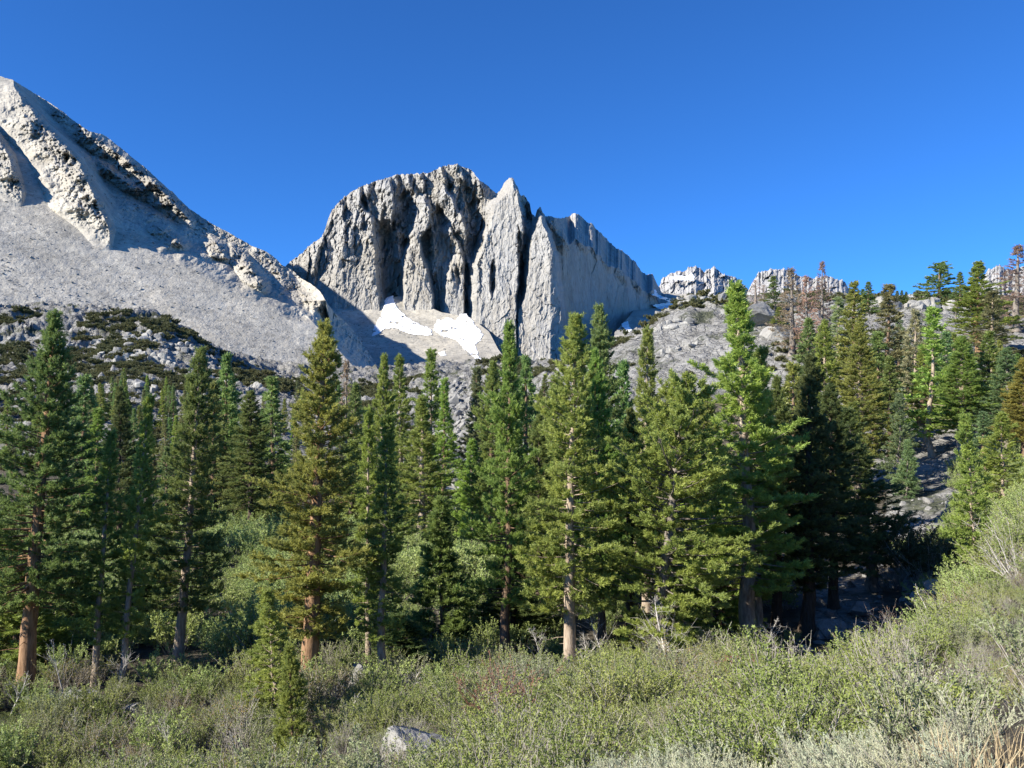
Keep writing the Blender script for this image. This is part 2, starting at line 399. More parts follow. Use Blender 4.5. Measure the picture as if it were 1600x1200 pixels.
# --- old snow lying in the gullies and on the scree
def inside(poly, x, y):
    q = np.array(poly, float); r = np.zeros(x.shape, bool)
    for (x0, y0), (x1, y1) in zip(q, np.roll(q, -1, 0)):
        c = ((y0 > y) != (y1 > y)) & (x < (x1 - x0) * (y - y0) / (y1 - y0 + 1e-9) + x0)
        r ^= c
    return r
def snow_patch(poly, depth, off, label, group="snow patches below the crag and the pass", n=130):
    q = np.array(poly, float)
    gx = np.linspace(q[:, 0].min() - 3, q[:, 0].max() + 3, n); gy = np.linspace(q[:, 1].min() - 3, q[:, 1].max() + 3, n)
    px, py = np.meshgrid(gx, gy)
    keep = inside(poly, px + 4.0 * fbm(px / 9, py / 5, 0, 71, 5, 0.7), py + 3.0 * fbm(px / 9, py / 5, 3.3, 72, 5, 0.7)) & (fbm(px / 9, py / 4.5, 0, 75, 3) < 0.58)
    dx, dz = ray(px, py)
    Y = depth(px, py)
    top = np.stack([dx * (Y - off), Y - off, dz * (Y - off)], -1); bot = np.stack([dx * (Y + off * 2), Y + off * 2, dz * (Y + off * 2)], -1)
    f = grid_faces(n, n)
    f = f[keep.ravel()[f].all(1)]
    e = {}
    for a in f:
        for i in range(4): e[(a[i], a[(i + 1) % 4])] = 1
    rim = np.array([(i, j) for (i, j) in e if (j, i) not in e])
    N = n * n
    side = np.stack([rim[:, 1], rim[:, 0], rim[:, 0] + N, rim[:, 1] + N], -1)
    V = np.concatenate([top.reshape(-1, 3), bot.reshape(-1, 3)])
    F_ = np.concatenate([f, side])
    used, inv = np.unique(F_, return_inverse=True)
    o = link("snow_patch", mesh_from("snow_patch", V[used], inv.reshape(F_.shape), True), MAT["snow"])
    return tag(o, label, "snow patch", group)
snow_patch([(580, 526), (588, 503), (598, 487), (603, 464), (615, 462), (619, 476), (630, 490), (646, 502), (662, 509), (674, 514), (674, 524), (652, 524), (636, 521), (618, 513), (602, 514), (592, 522)], lambda px, py: apron_depth(px, py, 0) - 2, 1.5, "white snow patch half in shade at the foot of the crag's deep left gully")
snow_patch([(676, 513), (684, 500), (700, 496), (712, 500), (718, 491), (728, 489), (742, 505), (756, 523), (752, 532), (742, 539), (746, 552), (758, 570), (750, 571), (738, 556), (720, 540), (712, 531), (694, 526), (680, 520)], lambda px, py: apron_depth(px, py, 0) - 2, 1.5, "large bright snow patch running down the scree under the middle of the crag")
snow_patch([(686, 551), (694, 548), (697, 554), (690, 557)], lambda px, py: apron_depth(px, py, 0) - 2, 1.5, "tiny snow patch on the grey scree below the large bright one")
snow_patch([(988, 440), (998, 444), (1010, 451), (1024, 452), (1028, 459), (1040, 464), (1062, 470), (1050, 473), (1030, 466), (1012, 458), (998, 454)], lambda px, py: np.minimum(crag_depth(px, py, 435 + 0 * px), basin_depth(px, py, 0)) - 14, 10, "thin snow ribbon curving down from the pass to the right of the crag", n=160)
snow_patch([(1020, 476), (1034, 474), (1052, 472), (1058, 478), (1048, 488), (1038, 486), (1028, 482)], lambda px, py: np.minimum(crag_depth(px, py, 435 + 0 * px), basin_depth(px, py, 0)) - 14, 10, "shaded snow patch just above the granite bench skyline")
snow_patch([(970, 505), (980, 502), (986, 512), (990, 518), (980, 518)], lambda px, py: np.minimum(crag_depth(px, py, 435 + 0 * px), basin_depth(px, py, 0)) - 14, 8, "small shaded snow patch at the foot of the dark right wall")
snow_patch([(1046, 433), (1054, 431), (1072, 431), (1082, 427), (1085, 433), (1085, 439), (1064, 438), (1048, 437)], lambda px, py: 4930 + 0 * px, 12, "white snow patch high on the farthest jagged peaks")

# ------------------------------------------------------------------ the valley: one ground sheet from the camera's feet to the foot of the mountains
TU = [-1500, -300, 0, 200, 400, 600, 700, 800, 900, 1000, 1100, 1200, 1300, 1400, 1500, 1600, 1900, 3100]
TT = {
    0.3: [-1.6] * 18,
    2:   [-2.9, -2.5, -2.4, -2.35, -2.3, -2.25, -2.2, -2.15, -2.1, -2.05, -2.0, -1.95, -1.85, -1.75, -1.65, -1.5, -1.2, -0.8],
    5:   [-5.0, -4.0, -3.7, -3.5, -3.3, -3.2, -3.1, -3.0, -2.9, -2.8, -2.65, -2.5, -2.35, -2.15, -1.95, -1.7, -1.1, 0.2],
    10:  [-8.0, -6.4, -5.9, -5.6, -5.3, -4.9, -4.7, -4.5, -4.3, -4.15, -4.0, -3.9, -3.7, -3.5, -3.2, -2.8, -1.8, 0.9],
    16:  [-10.5, -8.9, -8.3, -7.9, -7.5, -6.9, -6.6, -6.2, -5.9, -5.7, -5.5, -5.35, -5.15, -4.8, -4.1, -3.55, -1.8, 2.6],
    20:  [-11.5, -10.0, -9.5, -9.1, -8.7, -8.0, -7.6, -7.2, -6.9, -6.6, -6.45, -6.3, -6.1, -5.7, -4.85, -4.0, -1.6, 3.8],
    30:  [-12, -12, -11.8, -11.4, -10.9, -10.2, -9.8, -9.5, -9.2, -9.0, -8.8, -8.6, -8.6, -8.4, -6.6, -4.9, -1.8, 6.8],
    40:  [-12, -12, -12, -12, -11.9, -11.6, -11.5, -11.4, -11.2, -11.0, -10.8, -10.7, -10.8, -10.6, -8.2, -4.8, -1.0, 11],
    50:  [-12, -12, -12, -12, -12, -12, -12, -12, -12, -12, -12, -12, -11.8, -11.2, -8.6, -5.2, -0.5, 14],
    60:  [-12, -12, -12, -12, -12, -12, -12, -12, -12, -12, -12, -11.6, -11.2, -10.6, -8.2, -5.2, 0, 17],
    80:  [-12, -12, -12, -12, -12, -12, -12, -12, -12, -11.6, -11, -10, -9.2, -8.0, -6.6, -4.4, 2, 24],
    100: [-11.5, -11.5, -11.5, -11.6, -11.6, -11.6, -11.6, -11.6, -11.2, -10.4, -9.6, -8.6, -7.2, -5.4, -3.6, -2.0, 5, 32],
    120: [-8, -8, -9, -9.6, -10, -10.4, -10.6, -10.4, -9.6, -8, -6, -4, -2.2, -0.2, 1.4, 2.2, 10, 40],
    150: [-3, -3, -4, -4.5, -5, -6.6, -7, -5.5, -2, 2, 5, 8, 9.5, 11, 12.5, 13.5, 22, 56],
    200: [4, 3, 2, 2, 2, 0, -1, 3, 10, 18, 22, 25, 27, 27.5, 27, 26, 38, 80],
    250: [14, 12, 10, 9, 8, 5.5, 5, 9, 19, 29, 38, 38, 38.5, 38, 37.5, 37, 50, 95],
    350: [38, 34, 30, 31, 18, 13, 20, 24, 26, 32, 42, 48, 50, 50, 50, 50, 65, 110],
    450: [75, 70, 66, 64, 33, 24, 33, 36, 34, 36, 44, 48, 52, 52, 52, 52, 70, 120],
    560: [90, 82, 78, 74, 46, 40, 44, 44, 44, 44, 48, 54, 60, 62, 62, 62, 70, 120],
    900: [120, 110, 95, 80, 62, 60, 60, 60, 60, 60, 60, 66, 70, 72, 72, 72, 80, 120],
}
TD = np.array(sorted(TT)); TZ = np.array([TT[d] for d in TD], float); TU = np.array(TU, float)
_LD = np.log(TD)
def _monotone(x, xs, ys):
    """Smooth interpolation along axis 0 of ys without overshoot (Fritsch-Carlson)."""
    h = np.diff(xs)[:, None]; dl = np.diff(ys, axis=0) / h
    m = np.zeros_like(ys); a, b = dl[:-1], dl[1:]
    w1, w2 = 2 * h[1:] + h[:-1], h[1:] + 2 * h[:-1]
    with np.errstate(all='ignore'):
        hm = (w1 + w2) / (w1 / a + w2 / b)
    m[1:-1] = np.where(a * b > 0, hm, 0); m[0], m[-1] = dl[0], dl[-1]
    i = np.clip(np.searchsorted(xs, x) - 1, 0, len(xs) - 2)
    H = (xs[i + 1] - xs[i])[:, None]; t = ((x - xs[i]) / (xs[i + 1] - xs[i]))[:, None]
    return ys[i] * (2 * t**3 - 3 * t**2 + 1) + m[i] * H * (t**3 - 2 * t**2 + t) + ys[i + 1] * (3 * t**2 - 2 * t**3) + m[i + 1] * H * (t**3 - t**2)
GU = np.linspace(TU[0], TU[-1], 920); GD = np.exp(np.linspace(_LD[0], _LD[-1], 400))
_fine = _monotone(GU, TU, _monotone(np.log(GD), _LD, TZ).T).T          # rows by distance, columns across
def ground_base(x, y):
    y = np.maximum(np.asarray(y, float), 0.31); u = np.clip(800 + F * np.asarray(x, float) / y, GU[0], GU[-1] - 1e-6)
    d = np.clip((np.log(y) - _LD[0]) / (_LD[-1] - _LD[0]) * 399, 0, 398.999); c = (u - GU[0]) / (GU[-1] - GU[0]) * 919
    c = np.minimum(c, 918.999)
    i, j = d.astype(int), c.astype(int); a, b = d - i, c - j
    return (_fine[i, j] * (1 - a) * (1 - b) + _fine[i + 1, j] * a * (1 - b) + _fine[i, j + 1] * (1 - a) * b + _fine[i + 1, j + 1] * a * b)
def rockiness(x, y):
    u = 800 + F * np.asarray(x, float) / np.maximum(y, 0.3)
    r = np.clip((y - 135) / 40, 0, 1)
    r = np.maximum(r, np.clip((y - 85) / 30, 0, 1) * np.clip((u - 1150) / 100, 0, 1))
    r = np.maximum(r, np.clip((y - 68) / 10, 0, 1) * np.clip((u - 1370) / 25, 0, 1) * np.clip((1520 - u) / 25, 0, 1))
    r = np.maximum(r, np.exp(-((u - 705) / 34) ** 2) * np.clip((y - 108) / 14, 0, 1))
    r = np.maximum(r, 0.6 * np.exp(-((u - 1300 + 0 * y) / 90) ** 2) * np.exp(-((y - 58) / 12) ** 2))
    return r
def ground(x, y):
    x, y = np.asarray(x, float), np.asarray(y, float)
    z = ground_base(x, y); r = rockiness(x, y)
    amp = np.clip(y / 60, 0.02, 1)
    z = z + 0.25 * amp * fbm(x / 6.0, y / 6.0, 0, 101, 3)
    z = z + r * np.clip(y / 200, 0.25, 2.2) * (2.4 * fbm(x / 26.0, y / 26.0, 0, 103, 5, 0.6, True) + 1.0 * fbm(x / 5.0, y / 7.0, 0, 105, 3))
    t = 5.0 * fbm(x / 22.0, y / 30.0, 0, 107, 4, 0.55)
    z = z + r * np.clip(y / 230, 0.2, 1.6) * 1.5 * (np.floor(t) + np.clip((t - np.floor(t)) * 3.5, 0, 1) - t)
    return z
UU, DD = np.meshgrid(np.concatenate([np.linspace(-1500, -160, 60)[:-1], np.linspace(-160, 1760, 800), np.linspace(1760, 3100, 60)[1:]]), np.concatenate([np.linspace(-25, 0, 24), np.exp(np.linspace(math.log(0.3), math.log(30), 170))[:-1], np.exp(np.linspace(math.log(30), math.log(900), 620))]))
gw_ = (UU - 800) / F
gx_ = gw_ * np.maximum(DD, 0.3) + np.sign(gw_) * np.maximum(np.abs(gw_) - 0.74, 0) * 26.0
gz_ = ground(gx_, DD)
V = np.stack([gx_, DD, gz_], -1)
def mat_ground():
    m = Mat("valley_ground", 0.95)
    rk = m.attr("rock")
    soil = m.ramp(m.tex(0.7, None, 6, 0.65), [(0.3, (0.060, 0.050, 0.036)), (0.55, (0.115, 0.098, 0.072)), (0.75, (0.19, 0.17, 0.135))])
    wv = m.n.new("ShaderNodeVectorMath"); wv.operation = 'MULTIPLY_ADD'
    wt = m.n.new("ShaderNodeTexNoise"); wt.inputs["Scale"].default_value = 0.35; wt.inputs["Detail"].default_value = 5.0
    m.l.new(m.co, wt.inputs["Vector"]); m.l.new(wt.outputs[1], wv.inputs[0]); wv.inputs[1].default_value = (5, 5, 5); m.l.new(m.co, wv.inputs[2])
    crack = m.voro(0.42, wv.outputs[0], 'DISTANCE_TO_EDGE')
    gran = m.ramp(m.tex(0.12, None, 7, 0.68), [(0.3, (0.14, 0.135, 0.122)), (0.5, (0.29, 0.28, 0.255)), (0.7, (0.39, 0.378, 0.345))])
    gran = m.mix(1.0, gran, m.ramp(crack, [(0.0, (0.55, 0.54, 0.52)), (0.05, (1, 1, 1))]), 'MULTIPLY')
    green = m.ramp(m.tex(0.09, None, 6, 0.7), [(0.54, (0, 0, 0)), (0.62, (1, 1, 1))])
    gran = m.mix(m.math('MULTIPLY', green, 0.85), gran, m.ramp(m.tex(0.6, None, 4), [(0.35, (0.035, 0.045, 0.020)), (0.65, (0.085, 0.095, 0.045))]))
    f = m.ramp(m.math('ADD', rk, m.math('MULTIPLY', m.math('SUBTRACT', m.tex(0.2, None, 5), 0.5), 0.8)), [(0.35, (0, 0, 0)), (0.5, (1, 1, 1))])
    m.color(m.mix(f, soil, gran))
    m.bump(m.math('ADD', m.tex(0.5, None, 8, 0.72), m.math('MULTIPLY', m.math('MULTIPLY', rk, m.ramp(crack, [(0.0, (0, 0, 0)), (0.15, (1, 1, 1))])), 0.35)), 0.9, 1.2)
    return m.m
MAT["ground"] = mat_ground()
g = link("ground", mesh_from("ground", V, grid_faces(*UU.shape), True, {"rock": rockiness(gx_, DD)}), MAT["ground"])
for nm in ("ground",): tag(bpy.data.objects[nm], kind="structure")
for o in COL.objects:
    if o.name.split(".")[0] in ("crag", "mountain", "terrain", "scree_mountain"): tag(o, kind="structure")
def at(px, D):
    """The point of the ground that lies D metres ahead in the photograph's column px."""
    x = (px - CX) / F / math.cos(PITCH) * D
    for _ in range(3):
        z = float(ground(x, D)); x = (px - CX) / F * (D * math.cos(PITCH) + z * math.sin(PITCH))
    return Vector((x, D, z))

# ------------------------------------------------------------------ trees
def mat_needles():
    m = Mat("pine_needles", 0.55)
    m.p.inputs["Specular IOR Level"].default_value = 0.35
    v = m.attr("var")
    c = m.mix(v, m.mix(1.0, m.objcolor(), (0.62, 0.70, 0.75), 'MULTIPLY'), m.mix(1.0, m.objcolor(), (1.30, 1.22, 1.05), 'MULTIPLY'))
    m.color(c)
    tr = m.n.new("ShaderNodeBsdfTranslucent"); m.l.new(c, tr.inputs[0])
    mx = m.n.new("ShaderNodeMixShader"); mx.inputs[0].default_value = 0.45
    m.l.new(m.p.outputs[0], mx.inputs[1]); m.l.new(tr.outputs[0], mx.inputs[2])
    m.l.new(mx.outputs[0], m.n["Material Output"].inputs[0])
    return m.m
def mat_bark():
    m = Mat("pine_bark", 0.95)
    f = m.tex(1.0, m.scaled((9, 9, 1.6)), 6, 0.65)
    c = m.ramp(f, [(0.32, (0.45, 0.40, 0.36)), (0.55, (1.0, 0.96, 0.92)), (0.72, (1.25, 1.25, 1.25))])
    m.color(m.mix(1.0, c, m.objcolor(), 'MULTIPLY'))
    m.bump(f, 0.8, 0.06)
    return m.m
MAT["needles"], MAT["bark"] = mat_needles(), mat_bark()

class Wood:
    """Collects tapered tubes (trunk, limbs, twigs) into one mesh."""
    def __init__(self): self.v, self.f, self.n = [], [], 0
    def tube(self, pts, rad, k=4):
        pts = np.asarray(pts, float); rad = np.asarray(rad, float)
        t = np.gradient(pts, axis=0); t /= np.linalg.norm(t, axis=1, keepdims=True) + 1e-9
        ref = np.where(np.abs(t[:, 2:3]) > 0.9, np.array([[1.0, 0, 0]]), np.array([[0, 0, 1.0]]))
        a = np.cross(t, ref); a /= np.linalg.norm(a, axis=1, keepdims=True) + 1e-9
        b = np.cross(t, a)
        th = np.arange(k) / k * 2 * math.pi
        ring = pts[:, None] + rad[:, None, None] * (np.cos(th)[None, :, None] * a[:, None] + np.sin(th)[None, :, None] * b[:, None])
        i = self.n + np.arange(len(pts) * k).reshape(len(pts), k)
        j = np.roll(i, -1, 1)
        self.v.append(ring.reshape(-1, 3)); self.f.append(np.stack([i[:-1], j[:-1], j[1:], i[1:]], -1).reshape(-1, 4)); self.n += len(pts) * k
    def mesh(self, name): return mesh_from(name, np.concatenate(self.v), np.concatenate(self.f), True)

def blades(name, o, d, l, nb, bl, bw, ang, rng, var, flat=0.0):
    """Needle brushes: nb thin blades round every shoot (o = origin, d = direction, l = length)."""
    n = len(o)
    o, d, l, var = (np.repeat(np.asarray(q), nb, 0) for q in (o, d, l, var))
    N = n * nb
    r = rng.normal(size=(N, 3)); r -= (r * d).sum(1, keepdims=True) * d; r /= np.linalg.norm(r, axis=1, keepdims=True) + 1e-9
    a = np.radians(rng.uniform(ang[0], ang[1], (N, 1)))
    t = rng.uniform(0, 1, (N, 1))
    q = d * np.cos(a) + r * np.sin(a)
    base = o + d * (t * l[:, None])
    side = np.cross(q, rng.normal(size=(N, 3))); side /= np.linalg.norm(side, axis=1, keepdims=True) + 1e-9
    L = bl * rng.uniform(0.7, 1.25, (N, 1)); w = bw * rng.uniform(0.7, 1.3, (N, 1))
    mid = base + q * L * 0.45
    V = np.stack([base, mid + side * w * 0.5, base + q * L, mid - side * w * 0.5], 1).reshape(-1, 3)
    va = np.repeat(np.clip(var + rng.normal(0, 0.12, N), 0, 1), 4)
    return mesh_from(name, V, np.arange(N * 4).reshape(-1, 4), False, {"var": va})

def make_pine(seed, H, R, base, nbr, profile, dens=1.0, blade=(0.165, 0.034), nb=27, r0=0.30, sparse=0.1, bare=10, lift=1.0, wig=0.25, clump=0.45, twist=0.0):
    rng = np.random.default_rng(seed)
    w = Wood()
    zz = np.linspace(0, 1, 26)
    bx = wig * np.cumsum(rng.normal(0, 0.10, 26)) * (1 - zz) * 1.2; by = wig * np.cumsum(rng.normal(0, 0.10, 26)) * (1 - zz) * 1.2
    bx -= bx[0]; by -= by[0]
    rad = r0 * ((1 - zz) ** 0.85 * 0.93 + 0.03) + 0.35 * r0 * np.exp(-zz * 40)
    w.tube(np.stack([bx, by, zz * H - 0.25 * (zz == 0)], 1), rad, 10)
    tp = lambda h: np.array([np.interp(h / H, zz, bx), np.interp(h / H, zz, by), h])
    O, D, Ls, VA = [], [], [], []
    az = rng.uniform(0, 7)
    for i in range(nbr):
        s = (i + rng.uniform(0, 1)) / nbr                       # 0 crown base .. 1 tip
        s = s ** 0.93
        h = (base + (1 - base) * s * 0.985) * H
        az += 2.399 + rng.normal(0, 0.35)
        if rng.random() < sparse * (1.4 - s): continue
        lump = 1 + clump * float(noise(h * 0.55, math.cos(az) * 1.3, math.sin(az) * 1.3, seed))
        L = max(0.22, R * profile(s) * rng.uniform(0.72, 1.12) * lump)
        e0 = math.radians((-14 + 62 * s ** 1.3) * lift + rng.normal(0, 7))
        e1 = e0 + math.radians(rng.uniform(18, 46) * (1 - 0.5 * s))
        n = 6
        tt = np.linspace(0, 1, n)
        e = e0 + (e1 - e0) * tt ** 1.6
        da = np.cumsum(rng.normal(0, 0.07, n))
        step = L / (n - 1)
        dirs = np.stack([np.cos(e) * np.cos(az + da), np.cos(e) * np.sin(az + da), np.sin(e)], 1)
        P = np.vstack([[0, 0, 0], np.cumsum(dirs[:-1] * step, 0)]) + tp(h)
        w.tube(P, np.linspace(0.012 + 0.016 * L, 0.006, n), 3)
        va = rng.uniform(0.2, 0.8)
        m = max(2, int(L * 6.6 * dens))
        u = np.concatenate([rng.uniform(0.08, 1.0, m) ** 0.8, [1.0]])
        for q in u:
            k = min(int(q * (n - 1)), n - 2); f = q * (n - 1) - k
            p = P[k] * (1 - f) + P[k + 1] * f; d = dirs[k]
            if q < 1.0:
                sgn = rng.choice([-1, 1]); up = np.array([0, 0, 1.0]); sd = np.cross(d, up); sd /= np.linalg.norm(sd) + 1e-9
                d2 = d * 0.75 + sd * sgn * rng.uniform(0.4, 1.0) + up * rng.uniform(-0.05, 0.55)
                d2 /= np.linalg.norm(d2); sl = (0.16 + 0.30 * (1.1 - q) * L / max(R, 1)) * rng.uniform(0.7, 1.4) * (0.35 + 0.65 * min(1, 2.2 * (1 - s)))
                e_ = p + d2 * sl
                O.append(p + d2 * sl * 0.35); D.append(d2); Ls.append(sl * 0.75); VA.append(va)
                d3 = d2 + rng.normal(0, 0.45, 3) + np.array([0, 0, 0.35]); d3 /= np.linalg.norm(d3)
                O.append(e_); D.append(d3); Ls.append(0.2); VA.append(va + 0.15)
            else:
                d2 = d + np.array([0, 0, 0.25]); d2 /= np.linalg.norm(d2)
                O.append(p); D.append(d2); Ls.append(0.28); VA.append(va + 0.2)
    for k in range(6):                                          # leader
        h = H * (0.955 + 0.045 * k / 6); O.append(tp(h)); d = np.array([*rng.normal(0, 0.25, 2), 1.0]); D.append(d / np.linalg.norm(d)); Ls.append(0.3); VA.append(0.6)
    for i in range(bare):                                       # bare dead limbs on the lower trunk
        h = H * rng.uniform(0.05, base + 0.12); a = rng.uniform(0, 6.28); L = rng.uniform(0.4, 1.3) * min(1, R / 2)
        p = tp(h); d = np.array([math.cos(a), math.sin(a), rng.uniform(-0.35, 0.1)])
        w.tube([p, p + d * L * 0.5, p + d * L + np.array([0, 0, -0.1 * L])], [0.028, 0.018, 0.006], 3)
    cr = blades("crown", np.array(O), np.array(D), np.array(Ls), nb, blade[0], blade[1], (18, 62), rng, np.array(VA))
    tr = w.mesh("trunk")
    tr.materials.append(MAT["bark"]); cr.materials.append(MAT["needles"])
    return dict(H=H, R=R, trunk=tr, crown=cr)

cone = lambda s: (1 - s) ** 0.80 * min(1, 0.72 + 2.2 * s) * 1.1 + 0.03
column = lambda s: min(1, 0.60 + 1.8 * s) * (1 - s) ** 0.75 * 1.12 + 0.03
spindle = lambda s: min(1, 0.4 + 1.5 * s) * (1 - s ** 1.5) ** 1.05 + 0.03
dome = lambda s: min(1, 0.6 + 1.4 * s) * math.sqrt(max(0, 1 - s ** 2.3)) + 0.05
loose = lambda s: min(1, 0.65 + 1.6 * s) * (1 - s) ** 0.75 * 1.1 * (0.8 + 0.3 * math.sin(s * 31)) + 0.06
PROTO = {
    "big":    make_pine(1, 18, 2.7, 0.22, 300, cone, 1.0, sparse=0.05, r0=0.40),
    "big2":   make_pine(2, 18, 2.5, 0.15, 320, loose, 1.05, sparse=0.06, r0=0.42, clump=0.7),
    "col":    make_pine(3, 16, 1.25, 0.19, 220, column, 1.15, sparse=0.20, r0=0.22, bare=16, clump=0.7),
    "col2":   make_pine(4, 16, 1.35, 0.15, 230, spindle, 1.15, sparse=0.20, r0=0.22, bare=14, clump=0.7, wig=0.4),
    "mid":    make_pine(5, 16, 1.9, 0.16, 260, column, 1.05, sparse=0.08, r0=0.28, bare=14, clump=0.6),
    "mid2":   make_pine(6, 16, 2.0, 0.16, 260, loose, 1.05, sparse=0.09, r0=0.30, bare=14, clump=0.7, wig=0.4),
    "bush":   make_pine(7, 14, 3.2, 0.05, 300, dome, 1.0, sparse=0.10, r0=0.34, bare=8, lift=0.9, clump=0.6),
    "young":  make_pine(8, 7, 1.15, 0.04, 120, cone, 1.5, sparse=0.08, r0=0.12, bare=4),
    "light":  make_pine(9, 9, 1.4, 0.06, 130, loose, 1.1, sparse=0.2, r0=0.10, bare=6, clump=0.8, wig=0.5),
    "fara":   make_pine(11, 15, 1.9, 0.08, 130, column, 0.7, (0.34, 0.10), 9, sparse=0.1, bare=6),
    "farb":   make_pine(12, 15, 1.6, 0.06, 130, cone, 0.7, (0.34, 0.10), 9, sparse=0.1, bare=6),
    "farc":   make_pine(13, 14, 2.6, 0.12, 130, dome, 0.6, (0.36, 0.11), 9, sparse=0.12, bare=6, clump=0.7),
    "fard":   make_pine(14, 15, 1.3, 0.14, 110, loose, 0.7, (0.34, 0.10), 9, sparse=0.2, bare=8, clump=0.8, wig=0.5, r0=0.20),
    "dead":   make_pine(15, 15, 1.7, 0.08, 120, column, 0.5, (0.30, 0.07), 7, sparse=0.2, bare=20, clump=0.7),
    "snag":   make_pine(16, 14, 1.1, 0.25, 70, loose, 0.25, (0.25, 0.05), 3, sparse=0.3, bare=30, clump=0.8),
}
NEEDLE = {"olive": (0.385, 0.385, 0.100), "green": (0.308, 0.385, 0.103), "bright": (0.355, 0.443, 0.114), "dark": (0.220, 0.286, 0.090), "deep": (0.140, 0.194, 0.070),  # deep: a green with shade put into it, for pines standing in shade
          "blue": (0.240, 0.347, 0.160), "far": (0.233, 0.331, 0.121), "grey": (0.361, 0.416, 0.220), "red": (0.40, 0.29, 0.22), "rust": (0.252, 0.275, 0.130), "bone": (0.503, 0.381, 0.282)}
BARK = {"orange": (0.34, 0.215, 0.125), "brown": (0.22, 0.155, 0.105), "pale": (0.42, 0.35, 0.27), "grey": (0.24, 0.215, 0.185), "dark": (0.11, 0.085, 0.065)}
_rt = random.Random(4)
def plant_tree(kind, bx, D, tx, ty, hw, needle, bark, label, group=None, cat="pine tree", name="pine_tree", sink=0.0, stout=1.0):
    p = PROTO[kind]
    b = at(bx, D)
    dx, dz = ray(tx, ty)
    top = Vector((float(dx) * D, D, float(dz) * D))
    v = top - b
    H = v.length
    sz = H / p["H"]; sx = {"col": 1.0, "col2": 1.0, "mid": 1.1, "mid2": 1.1, "big": 1.12, "big2": 1.15, "bush": 1.15}.get(kind, 1.12) * hw / F * D / p["R"]
    o = bpy.data.objects.new(name, None)
    o.empty_display_size = 0.5
    COL.objects.link(o)
    q = Vector((0, 0, 1)).rotation_difference(v) @ Matrix.Rotation(_rt.uniform(0, 6.283), 4, 'Z').to_quaternion()
    o.rotation_mode = 'QUATERNION'
    o.location = b - Vector((0, 0, sink)); o.rotation_quaternion = q; o.scale = (sx, sx, sz)
    tag(o, label, cat, group)
    j = [_rt.uniform(0.9, 1.1) for _ in range(2)]
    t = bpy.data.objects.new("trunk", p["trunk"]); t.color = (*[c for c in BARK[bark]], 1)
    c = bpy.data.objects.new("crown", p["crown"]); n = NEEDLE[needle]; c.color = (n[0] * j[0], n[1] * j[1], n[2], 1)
    for k in (t, c): COL.objects.link(k); k.parent = o
    return o
G1, G2, G3, G4 = "tall pines along the front of the meadow", "pines behind the front row", "pines on the granite slope", "distant pines below the scree"
